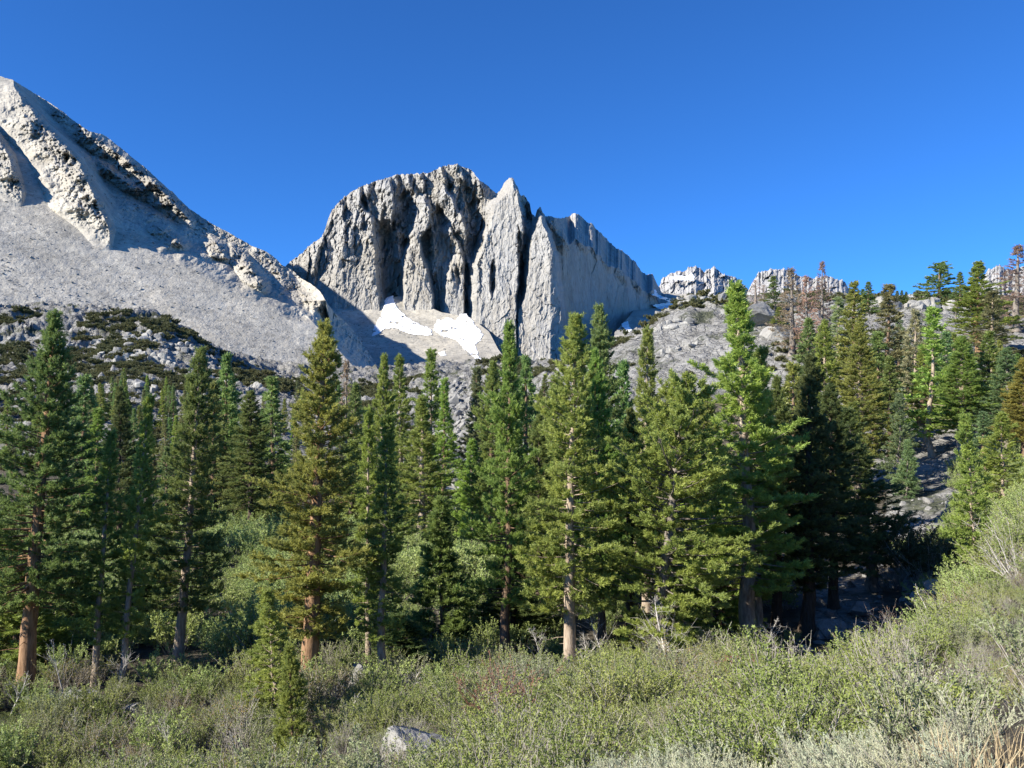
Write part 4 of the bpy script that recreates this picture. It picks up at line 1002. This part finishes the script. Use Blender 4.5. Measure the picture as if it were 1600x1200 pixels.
PP = np.vstack([P, P2]); lump = 0.80 + 0.75 * fbm(PP[:, 0] / 2.6, PP[:, 1] / 2.6, 0, 401, 3) - 0.30 * np.clip((15 - PP[:, 1]) / 6, 0, 1) - 0.38 * np.clip((800 + F * PP[:, 0] / PP[:, 1] - 1380) / 150, 0, 1) * (PP[:, 1] < 32)
nz = fbm(PP[:, 0] / 4.0, PP[:, 1] / 4.0, 0, 403, 3)
rg = np.random.default_rng(5)
pick = np.where(rg.random(len(PP)) < 0.06, 4, np.where(rg.random(len(PP)) < 0.10 + 0.25 * (nz > 0.15), 5, np.clip(np.floor(1.6 + 3.4 * fbm(PP[:, 0] / 3.2, PP[:, 1] / 3.2, 0, 409, 3) + rg.normal(0, 0.7, len(PP))), 0, 3).astype(int)))
scatter("brush", PP, np.clip(lump * rg.uniform(0.6, 1.3, len(PP)), 0.28, 1.6), C_BR, 6, "thicket of green scrub covering the near slope", "scrub", 3, 0.12, pick)
P, r = field(6, 1380, 1950, 34, 100, 1.5, lambda x, y, u, q: (q < 0.8) & clear_of_trees(x, y, 0.8) & ~((u > 1340) & (u < 1480) & (y > 68)) & ~((u < 1440) & (y < 66)))
scatter("bank_scrub", P, r.uniform(0.35, 0.95, len(P)), C_WI, 3, "yellow green scrub covering the right-hand bank", "scrub", 7)
P, r = field(24, -120, 720, 29, 45, 2.1, lambda x, y, u, q: (q < 0.55) & (fbm(x / 7, y / 7, 0, 419, 3) > -0.08) & clear_of_trees(x, y, 1.2) & ~in_opening(x, y))
scatter("willow_fringe", P, r.uniform(0.45, 1.0, len(P)), C_WI, 3, "taller fresh green willows where the near slope meets the front pines", "willows", 25)
P, r = field(8, -150, 870, 46, 110, 1.75, lambda x, y, u, q: (q < 0.92) & clear_of_trees(x, y, 0.8))
P2, r2 = field(9, 860, 1230, 46, 90, 2.4, lambda x, y, u, q: (q < 0.7) & clear_of_trees(x, y, 0.8))
PP = np.vstack([P, P2])
scatter("willow_meadow", PP, np.clip((0.95 + 0.9 * fbm(PP[:, 0] / 6, PP[:, 1] / 6, 0, 405, 3)) * np.random.default_rng(6).uniform(0.6, 1.35, len(PP)), 0.35, 1.9), C_WI, 3, "bright green willow thicket filling the meadow behind the front trees", "willows", 10)
P, r = field(11, 700, 1950, 3.2, 14, 0.34, lambda x, y, u, q: is_sage(x, y, u) & (q < 0.80))
scatter("sagebrush", P, r.uniform(0.5, 1.05, len(P)) * np.clip(0.55 + 0.45 * (P[:, 1] - 4.5) / 3.5, 0.55, 1), C_SA, 3, "pale grey green sagebrush on the dry strip at the lower right", "sagebrush", 12)
P, r = field(13, 850, 1950, 3.0, 12, 0.30, lambda x, y, u, q: is_sage(x, y, u) & (q < 0.5 * np.clip((u - 900) / 450, 0.2, 1) * (fbm(x / 1.2, y / 1.2, 0, 417, 3) > 0.0)))
scatter("dry_grass", P, r.uniform(0.4, 0.8, len(P)), C_GR, 3, "tufts of straw coloured dry grass among the sagebrush", "grass", 14)
P, r = field(15, -150, 1900, 118, 440, 3.6, lambda x, y, u, q: (q < 0.95 * (fbm(x / 24, y / 24, 0, 407, 4) > 0.02 + 0.10 * np.clip((u - 850) / 100, 0, 1) * np.clip((1250 - u) / 100, 0, 1))) & ~((u > 660) & (u < 745)))
scatter("low_shrubs", P, r.uniform(0.7, 1.7, len(P)) * np.clip(P[:, 1] / 220, 0.8, 1.6), C_MA, 3, "dark low shrubs dotted over the granite benches", "shrubs", 16)
# stones: the chute between the trees, the shaded gully, the granite benches, the foot of the scree
P1, r = field(17, 672, 742, 106, 330, 1.7, lambda x, y, u, q: q < 0.9); s1 = r.gamma(2.2, 0.42, len(P1)) + 0.4
P2, r = field(18, 1215, 1450, 40, 86, 1.3, lambda x, y, u, q: (q < 0.75)); s2 = r.gamma(2.0, 0.20, len(P2)) + 0.12
P3, r = field(19, -150, 1900, 135, 450, 4.6, lambda x, y, u, q: q < np.where((u > 480) & (u < 900), 0.35, 0.55)); s3 = (r.gamma(1.0, 0.42, len(P3)) + 0.2) * np.clip(P3[:, 1] / 250, 0.6, 1.5)
P4, r = field(20, 1380, 1520, 78, 135, 1.3, lambda x, y, u, q: q < 0.5); s4 = r.gamma(1.6, 0.18, len(P4)) + 0.08
P5, r = field(22, 600, 1900, 4.0, 14, 0.5, lambda x, y, u, q: q < 0.10); s5 = r.gamma(1.6, 0.05, len(P5)) + 0.03
PP = np.vstack([P1, P2, P3, P4, P5]); SS = np.concatenate([s1, s2, s3, s4, s5])
def on_sheet(seed, n, px0, px1, py0, py1, depth, keep):
    r = np.random.default_rng(seed); px, py = r.uniform(px0, px1, n), r.uniform(py0, py1, n)
    k = keep(px, py, r.random(n)); px, py = px[k], py[k]; dx, dz = ray(px, py); Y = depth(px, py)
    return np.stack([dx * Y, Y, dz * Y], 1), r, px, py
_tt = lambda px: np.interp(px, [t[0] for t in TAL_TOP], [t[1] for t in TAL_TOP])
P6, r, qx, qy = on_sheet(31, 14000, -60, 560, 120, 600, lambda a, b: tal_depth(a, b, _tt(a)), lambda a, b, q: (b > _tt(a) + 4) & (q < 0.18 + 0.75 * tal_rock(a, b, _tt(a)) + 0.45 * np.clip((b - (300 + 0.42 * a)) / 150, 0, 1) * (fbm((a - 1.2 * b) / 30, b / 120, 0, 421, 3) > -0.1)))
s6 = (r.gamma(1.3, 0.55, len(P6)) + 0.35) * np.clip(P6[:, 1] / 900, 0.7, 1.4)
P7, r, qx, qy = on_sheet(32, 2600, 480, 1000, 500, 640, lambda a, b: apron_depth(a, b, 0), lambda a, b, q: b > np.interp(a, [480, 627, 735, 778, 820, 1000], [500, 500, 502, 548, 580, 590]))
s7 = r.gamma(1.3, 0.8, len(P7)) + 0.6
PP = np.vstack([PP, P6, P7]); SS = np.concatenate([SS, s6, s7])
scatter("rubble", PP, SS, C_RO, 7, "grey granite rubble strewn over the slopes, the chute and the gully", "rubble", 23, 0.4)

# ------------------------------------------------------------------ single stones, shrubs and dead wood that stand out
def mat_pale():
    m = Mat("pale_granite", 0.92)
    a = m.tex(0.25, None, 8, 0.7)
    m.color(m.ramp(a, [(0.30, (0.17, 0.16, 0.14)), (0.50, (0.34, 0.325, 0.29)), (0.72, (0.46, 0.44, 0.395))])); m.bump(a, 0.8, 1.2)
    return m.m
MAT["pale_rock"] = mat_pale()
def stone(px, D, w_m, h_m, rz, seed, label, name="boulder", cat="boulder", group=None, sink=0.25, depth=0.8):
    me = boulder(seed, 5, 1.0, 13); me.materials.append(MAT["pale_rock" if label.split()[0] in ("large", "flat", "pale") else "boulder"])
    ext = np.ptp(np.array([v.co[:] for v in me.vertices]), axis=0)
    o = link(name, me)
    b = at(px, D)
    o.scale = (w_m / ext[0], depth * w_m / ext[1], h_m / ext[2])
    o.location = b + Vector((0, 0, h_m * (0.5 - sink))); o.rotation_euler = (0, 0, rz)
    return tag(o, label, cat, group)
stone(648, near(648, 1195)[0], 116 * near(648, 1195)[1], 56 * near(648, 1195)[1], 2.3, 541, "large pale lichened boulder in the scrub at the bottom of the picture", sink=0.25)
stone(690, near(690, 1180)[0], 48 * near(690, 1180)[1], 44 * near(690, 1180)[1], 1.2, 502, "smaller rough boulder touching the right of the large pale one in the scrub", sink=0.25)
stone(615, near(615, 1198)[0], 62 * near(615, 1198)[1], 26 * near(615, 1198)[1], 2.0, 503, "low flat stone at the left foot of the large pale boulder")
stone(795, near(795, 1192)[0], 62 * near(795, 1192)[1], 28 * near(795, 1192)[1], 2.2, 504, "flat whitish stone lying in the scrub right of the large pale boulder")
stone(1038, near(1038, 1155)[0], 48 * near(1038, 1155)[1], 24 * near(1038, 1155)[1], 0.6, 505, "small pale stone half buried among the sagebrush at the bottom")
stone(1360, near(1360, 1145)[0], 55 * near(1360, 1145)[1], 14 * near(1360, 1145)[1], 0.3, 506, "flat sunlit stone beside the trail at the edge of the dry grass")
stone(122, near(122, 1100)[0], 60 * near(122, 1100)[1], 27 * near(122, 1100)[1], 0.5, 507, "grey domed boulder with a sloping top below the thin leaning pines", sink=0.15)
stone(78, near(78, 1102)[0], 40 * near(78, 1102)[1], 28 * near(78, 1102)[1], 1.5, 508, "low grey boulder just left of the domed one")
stone(214, near(214, 1115)[0], 40 * near(214, 1115)[1], 20 * near(214, 1115)[1], 2.5, 509, "rough grey boulder in the scrub right of the domed one", sink=0.1)
stone(564, near(564, 1072)[0], 46 * near(564, 1072)[1], 34 * near(564, 1072)[1], 1.1, 510, "dark grey rock at the foot of the pine with the bent trunk", sink=0.1)
stone(1472, near(1472, 935)[0], 52 * near(1472, 935)[1], 44 * near(1472, 935)[1], 0.4, 511, "pale boulder with a rounded top at the edge of the shaded gully", sink=0.2)
stone(1462, near(1462, 942)[0], 62 * near(1462, 942)[1], 30 * near(1462, 942)[1], 1.9, 512, "broad pale boulder below and in front of the round-topped one by the gully", sink=0.2)
stone(1420, 46, 2.0, 1.3, 0.2, 513, "big shaded boulder deep inside the gully", sink=0.2)
stone(1345, 54, 1.8, 1.2, 1.2, 514, "grey shaded boulder below the leaning dark pine", sink=0.2)
stone(1300, 50, 1.6, 1.1, 2.2, 515, "shaded boulder in the gully beside the straight dark trunk", sink=0.2)
stone(842, 140, 6.5, 6.0, 0.5, 516, "dark overhanging rock block at the foot of the crag's great prow", sink=0.1)
stone(1128, 246, 3.2, 4.2, 0.3, 517, "dark upright block standing on the skyline of the granite hill", sink=0.15)
stone(1190, 196, 9, 6.5, 0.8, 520, "dark cracked rock mass under the crest right of the tallest sunlit pine", sink=0.25)
stone(1215, 180, 8, 4.5, 2.4, 521, "pale tilted slab below the dark cracked rock mass", sink=0.3)
def outcrop(px, D, w_m, h_m, n, seed, label):
    """One outcrop: a row of jointed blocks of the same bedrock, cracked apart."""
    rng = np.random.default_rng(seed); V_, F_, N = [], [], 0
    b0 = at(px, D)
    n = int(n * 3.2)
    for i in range(n + 1):
        me = boulder(seed * 31 + i, 3, 1.0, 14); v = np.array([q.co[:] for q in me.vertices]); f = np.array([p.vertices[:] for p in me.polygons]); bpy.data.meshes.remove(me)
        v = np.sign(v) * np.abs(v) ** 0.72                                          # jointed granite breaks into squarish blocks
        x = rng.uniform(-0.5, 0.5) * w_m; y = rng.uniform(-0.5, 0.5) * w_m * 0.22
        k = (1 - (2 * abs(x) / w_m) ** 2) * 0.75 + 0.25
        sc = np.array([w_m / n * rng.uniform(1.2, 4.0), w_m / n * rng.uniform(1.4, 3.0), h_m * 0.5 * k * rng.uniform(0.25, 1.0)])
        sc[2] = min(sc[2], 1.15 * sc[0])
        c, s_ = math.cos(rng.normal(0, 0.3)), math.sin(rng.normal(0, 0.3))
        v = v * sc; v = np.stack([v[:, 0] * c - v[:, 1] * s_, v[:, 0] * s_ + v[:, 1] * c, v[:, 2]], 1)
        gz = float(ground(b0.x + x, b0.y + y)) - b0.z
        V_.append(v + [x, y, gz + sc[2] * 0.30]); F_.append(f + N); N += len(v)
    me = mesh_from("outcrop", np.concatenate(V_), np.concatenate(F_)); me.materials.append(MAT["pale_rock"])
    o = link("outcrop", me); o.location = b0
    return tag(o, label, "rock outcrop", "pale granite outcrops on the benches")
for i, (px, D, w_, h_, n, t) in enumerate(((240, 335, 30, 17, 12, "tall bright blocky cliff in the middle of the left-hand granite bench"), (190, 340, 18, 9, 9, "pale tilted blocks at the left end of the blocky cliff"),
        (288, 330, 16, 12, 9, "pale cracked blocks at the right end of the blocky cliff"), (205, 380, 34, 10, 14, "jumbled pale ledge above the left part of the blocky cliff"), (268, 385, 34, 9, 14, "pale ledge with dark shrubs above the right part of the blocky cliff"),
        (335, 318, 22, 10, 10, "low pale outcrop between the scree and the distant belt of pines"), (385, 315, 16, 7, 8, "small pale outcrop at the lower tip of the left-hand bench"), (140, 365, 20, 7, 9, "low broken outcrop above the top of the huge leftmost pine"),
        (215, 270, 20, 6, 9, "low grey outcrop below the blocky cliff, above the thin leaning pines"), (1425, 206, 26, 9, 14, "long pale granite slab below the right skyline, behind the half-brown pine"), (1362, 206, 8, 10, 5, "steep pale granite face at the left end of the long slab"), (1080, 238, 14, 4.5, 9, "pale slabby ledge forming the top of the granite hill"),
        (1035, 215, 14, 4, 9, "pale broken ledge on the left shoulder of the granite hill"), (1060, 190, 10, 3, 8, "low ledge in the middle of the granite hill, above the round-topped pine"), (170, 230, 14, 5, 8, "small grey outcrop right of the huge leftmost pine's crown"))):
    outcrop(px, D, w_, h_, n, 40 + i, t)

def bush(px, D, kind, h, label, cat, name, leaf_mat, wood_mat="twig", per=14, leaf=(0.045, 0.02), stems=44, seed=1, group=None, **kw):
    w_, l_ = shrub(seed, h, h * 0.8, stems, per, leaf, **kw)
    o = bpy.data.objects.new(name, None); o.empty_display_size = 0.3; COL.objects.link(o)
    o.location = at(px, D) - Vector((0, 0, 0.03)); tag(o, label, cat, group)
    link("stems", w_, MAT[wood_mat], o)
    if l_ is not None: link("foliage", l_, MAT[leaf_mat], o)
    return o
bush(786, near(786, 1135)[0], 0, 92 * near(786, 1135)[1], "bush with reddened leaves standing out from the green scrub below the half-black pine", "shrub", "red_shrub", "leaf_red", seed=610, per=44)
bush(1150, near(1150, 1065)[0], 0, 44 * near(1150, 1065)[1], "small reddish bush at the edge of the scrub right of the bare white shrub", "shrub", "red_shrub", "leaf_red", seed=611, per=24)
bush(1395, near(1395, 1010)[0], 0, 62 * near(1395, 1010)[1], "pinkish dry bush at the gully end of the right-hand scrub", "shrub", "red_shrub", "leaf_red", seed=612, per=4)
bush(1280, near(1280, 1090)[0], 0, 40 * near(1280, 1090)[1], "low bush with rusty dead twigs at the upper edge of the sagebrush", "shrub", "rusty_shrub", "leaf_red", seed=613, per=3)
bush(1262, near(1262, 1150)[0], 0, 62 * near(1262, 1150)[1], "rounded silver sagebrush clump standing alone above the dry grass", "sagebrush", "sagebrush", "leaf_sage", seed=614, per=24, leaf=(0.04, 0.011), stems=110, upright=0.3, ang=(8, 40))
bush(1160, near(1160, 1165)[0], 0, 58 * near(1160, 1165)[1], "silver sagebrush clump left of the one standing alone", "sagebrush", "sagebrush", "leaf_sage", seed=615, per=24, leaf=(0.04, 0.011), stems=110, upright=0.3, ang=(8, 40))
bush(1425, near(1425, 1100)[0], 0, 62 * near(1425, 1100)[1], "greyish purple dry bush between the green scrub and the dry grass", "shrub", "dry_shrub", "leaf_sage", seed=616, per=3, stems=120, upright=0.3)
bush(1585, near(1585, 850)[0], 0, 62 * near(1585, 850)[1], "leggy bush with bare white branches at the right edge of the picture", "shrub", "leggy_shrub", "leaf_gold", "white_wood", seed=617, per=8, stems=26, upright=0.1, stem_r=0.022)
bush(1592, near(1592, 900)[0], 0, 66 * near(1592, 900)[1], "yellowish bush with pale bare stems below the leggy one at the right edge", "shrub", "leggy_shrub", "leaf_gold", "white_wood", seed=618, per=9, stems=30, upright=0.2, stem_r=0.018)
bush(1412, 60, 0, 4.2, "big dark shaded bush filling the gully", "bush", "gully_bush", "leaf_dark", seed=619, per=60, leaf=(0.16, 0.07), stems=70)
bush(1448, 58, 0, 3.2, "shaded bush at the right-hand side of the gully with thin pale stems", "bush", "gully_bush", "leaf_dark", "white_wood", seed=620, per=40, leaf=(0.16, 0.07), stems=50, stem_r=0.03)

def dead_wood(px, D, h, label, seed, lean=0.0, forks=26, r0=0.045, spread=0.6, name="dead_shrub", cat="dead shrub", group=None, mat="white_wood", stems=1, twigs=3):
    rng = np.random.default_rng(seed); w = Wood()
    for s_ in range(stems):
        p = np.array([rng.normal(0, 0.08) * (stems > 1), rng.normal(0, 0.08) * (stems > 1), -0.1]); d = np.array([lean + rng.normal(0, spread * 0.35) * (stems > 1), rng.normal(0, 0.1), 1.0]); d /= np.linalg.norm(d)
        P = [p]
        for k in range(7):
            d = d + rng.normal(0, 0.13, 3); d /= np.linalg.norm(d); P.append(P[-1] + d * h / 7)
        P = np.array(P); w.tube(P, np.linspace(r0, r0 * 0.15, 8), 6)
        r0b = r0 * 0.62
        for i in range(int(forks * 1.5)):
            q = rng.uniform(0.22, 0.98); j = min(int(q * 7), 6); b = P[j] + (P[j + 1] - P[j]) * (q * 7 - j)
            a = rng.uniform(0, 6.283); e = np.array([math.cos(a) * spread, math.sin(a) * spread, rng.uniform(0.3, 0.9)]); e /= np.linalg.norm(e)
            L = h * (1.05 - q) * rng.uniform(0.35, 0.75); Q = [b]
            for k in range(4):
                e = e + rng.normal(0, 0.18, 3); e /= np.linalg.norm(e); Q.append(Q[-1] + e * L / 4)
            Q = np.array(Q); w.tube(Q, np.linspace(r0b * 0.42 * (1.1 - q), 0.003, 5), 4)
            for t in range(twigs):
                k = rng.integers(1, 5); f = e + rng.normal(0, 0.6, 3); f /= np.linalg.norm(f)
                w.tube([Q[k], Q[k] + f * L * 0.3], [0.006, 0.002], 3)
    o = link(name, w.mesh(name), MAT[mat]); o.location = at(px, D) - Vector((0, 0, 0.05))
    return tag(o, label, cat, group)
dead_wood(1046, near(1046, 1048)[0], 120 * near(1046, 1048)[1], "bare white dead shrub with a fan of fine branches before the round-topped pine", 701, -0.32, 34, 0.075, 0.8, twigs=5)
dead_wood(1195, near(1195, 1040)[0], 92 * near(1195, 1040)[1], "bare grey shrub right of the tallest sunlit pine's trunk", 702, -0.2, 22, 0.05, 0.7)
dead_wood(945, near(945, 1042)[0], 118 * near(945, 1042)[1], "thin upright leafless shrub between the pale-trunked middle pine and the white dead shrub", 703, -0.1, 20, 0.04, 0.4)
dead_wood(838, near(838, 1056)[0], 84 * near(838, 1056)[1], "thin leafless shrub left of the pale-trunked middle pine", 704, 0.05, 18, 0.035, 0.4)
dead_wood(905, near(905, 1048)[0], 66 * near(905, 1048)[1], "crooked pale dead stems at the foot of the pale-trunked middle pine", 705, 0.2, 16, 0.04, 0.6, stems=2)
dead_wood(642, near(642, 1088)[0], 54 * near(642, 1088)[1], "small white dead shrub right of the bent trunk foot", 706, -0.1, 18, 0.035, 0.7, stems=2)
dead_wood(752, near(752, 1092)[0], 70 * near(752, 1092)[1], "thin brown dead branches above the reddened bush", 707, -0.5, 12, 0.035, 0.6, mat="twig")
dead_wood(548, near(548, 1128)[0], 50 * near(548, 1128)[1], "twisted grey dead branch in the scrub below the dark grey rock", 708, 0.3, 9, 0.05, 0.8)
dead_wood(98, near(98, 1094)[0], 110 * near(98, 1094)[1], "slender white bare sapling left of the domed grey boulder", 709, 0.03, 16, 0.035, 0.35)
dead_wood(180, near(180, 1090)[0], 95 * near(180, 1090)[1], "slender bare sapling right of the domed grey boulder", 710, 0.02, 14, 0.03, 0.35)
dead_wood(14, near(14, 1125)[0], 80 * near(14, 1125)[1], "thin bare sapling at the left edge of the picture", 711, 0.05, 12, 0.03, 0.3)
dead_wood(385, near(385, 1155)[0], 80 * near(385, 1155)[1], "bare bent whitish stem left of the little seedling pine", 712, -0.25, 8, 0.03, 0.5)
dead_wood(285, near(285, 1198)[0], 85 * near(285, 1198)[1], "pale bent stem standing in the scrub at the lower left", 713, -0.3, 8, 0.025, 0.4)
dead_wood(118, near(118, 1165)[0], 62 * near(118, 1165)[1], "thin pale stem rising out of the lower left scrub", 714, 0.0, 7, 0.022, 0.3)
dead_wood(372, near(372, 1199)[0], 66 * near(372, 1199)[1], "whitish dead stem near the bottom edge below the sapling", 715, -0.1, 7, 0.022, 0.4)
dead_wood(1425, 47, 2.4, "pale arching dead branch hanging over the gully", 716, -0.7, 8, 0.05, 0.7, name="dead_branch", cat="dead branch")
dead_wood(1466, 40, 3.0, "thin leaning pale stem by the round-topped boulder at the gully", 717, -0.35, 6, 0.04, 0.3, name="dead_branch", cat="dead branch")
dead_wood(1086, near(1086, 1042)[0], 66 * near(1086, 1042)[1], "small leafless shrub between the white dead shrub and the tallest sunlit pine", 718, 0.1, 16, 0.03, 0.6)
dead_wood(1132, near(1132, 1046)[0], 72 * near(1132, 1046)[1], "leafless twiggy shrub left of the tallest sunlit pine's trunk", 719, -0.1, 16, 0.03, 0.5)
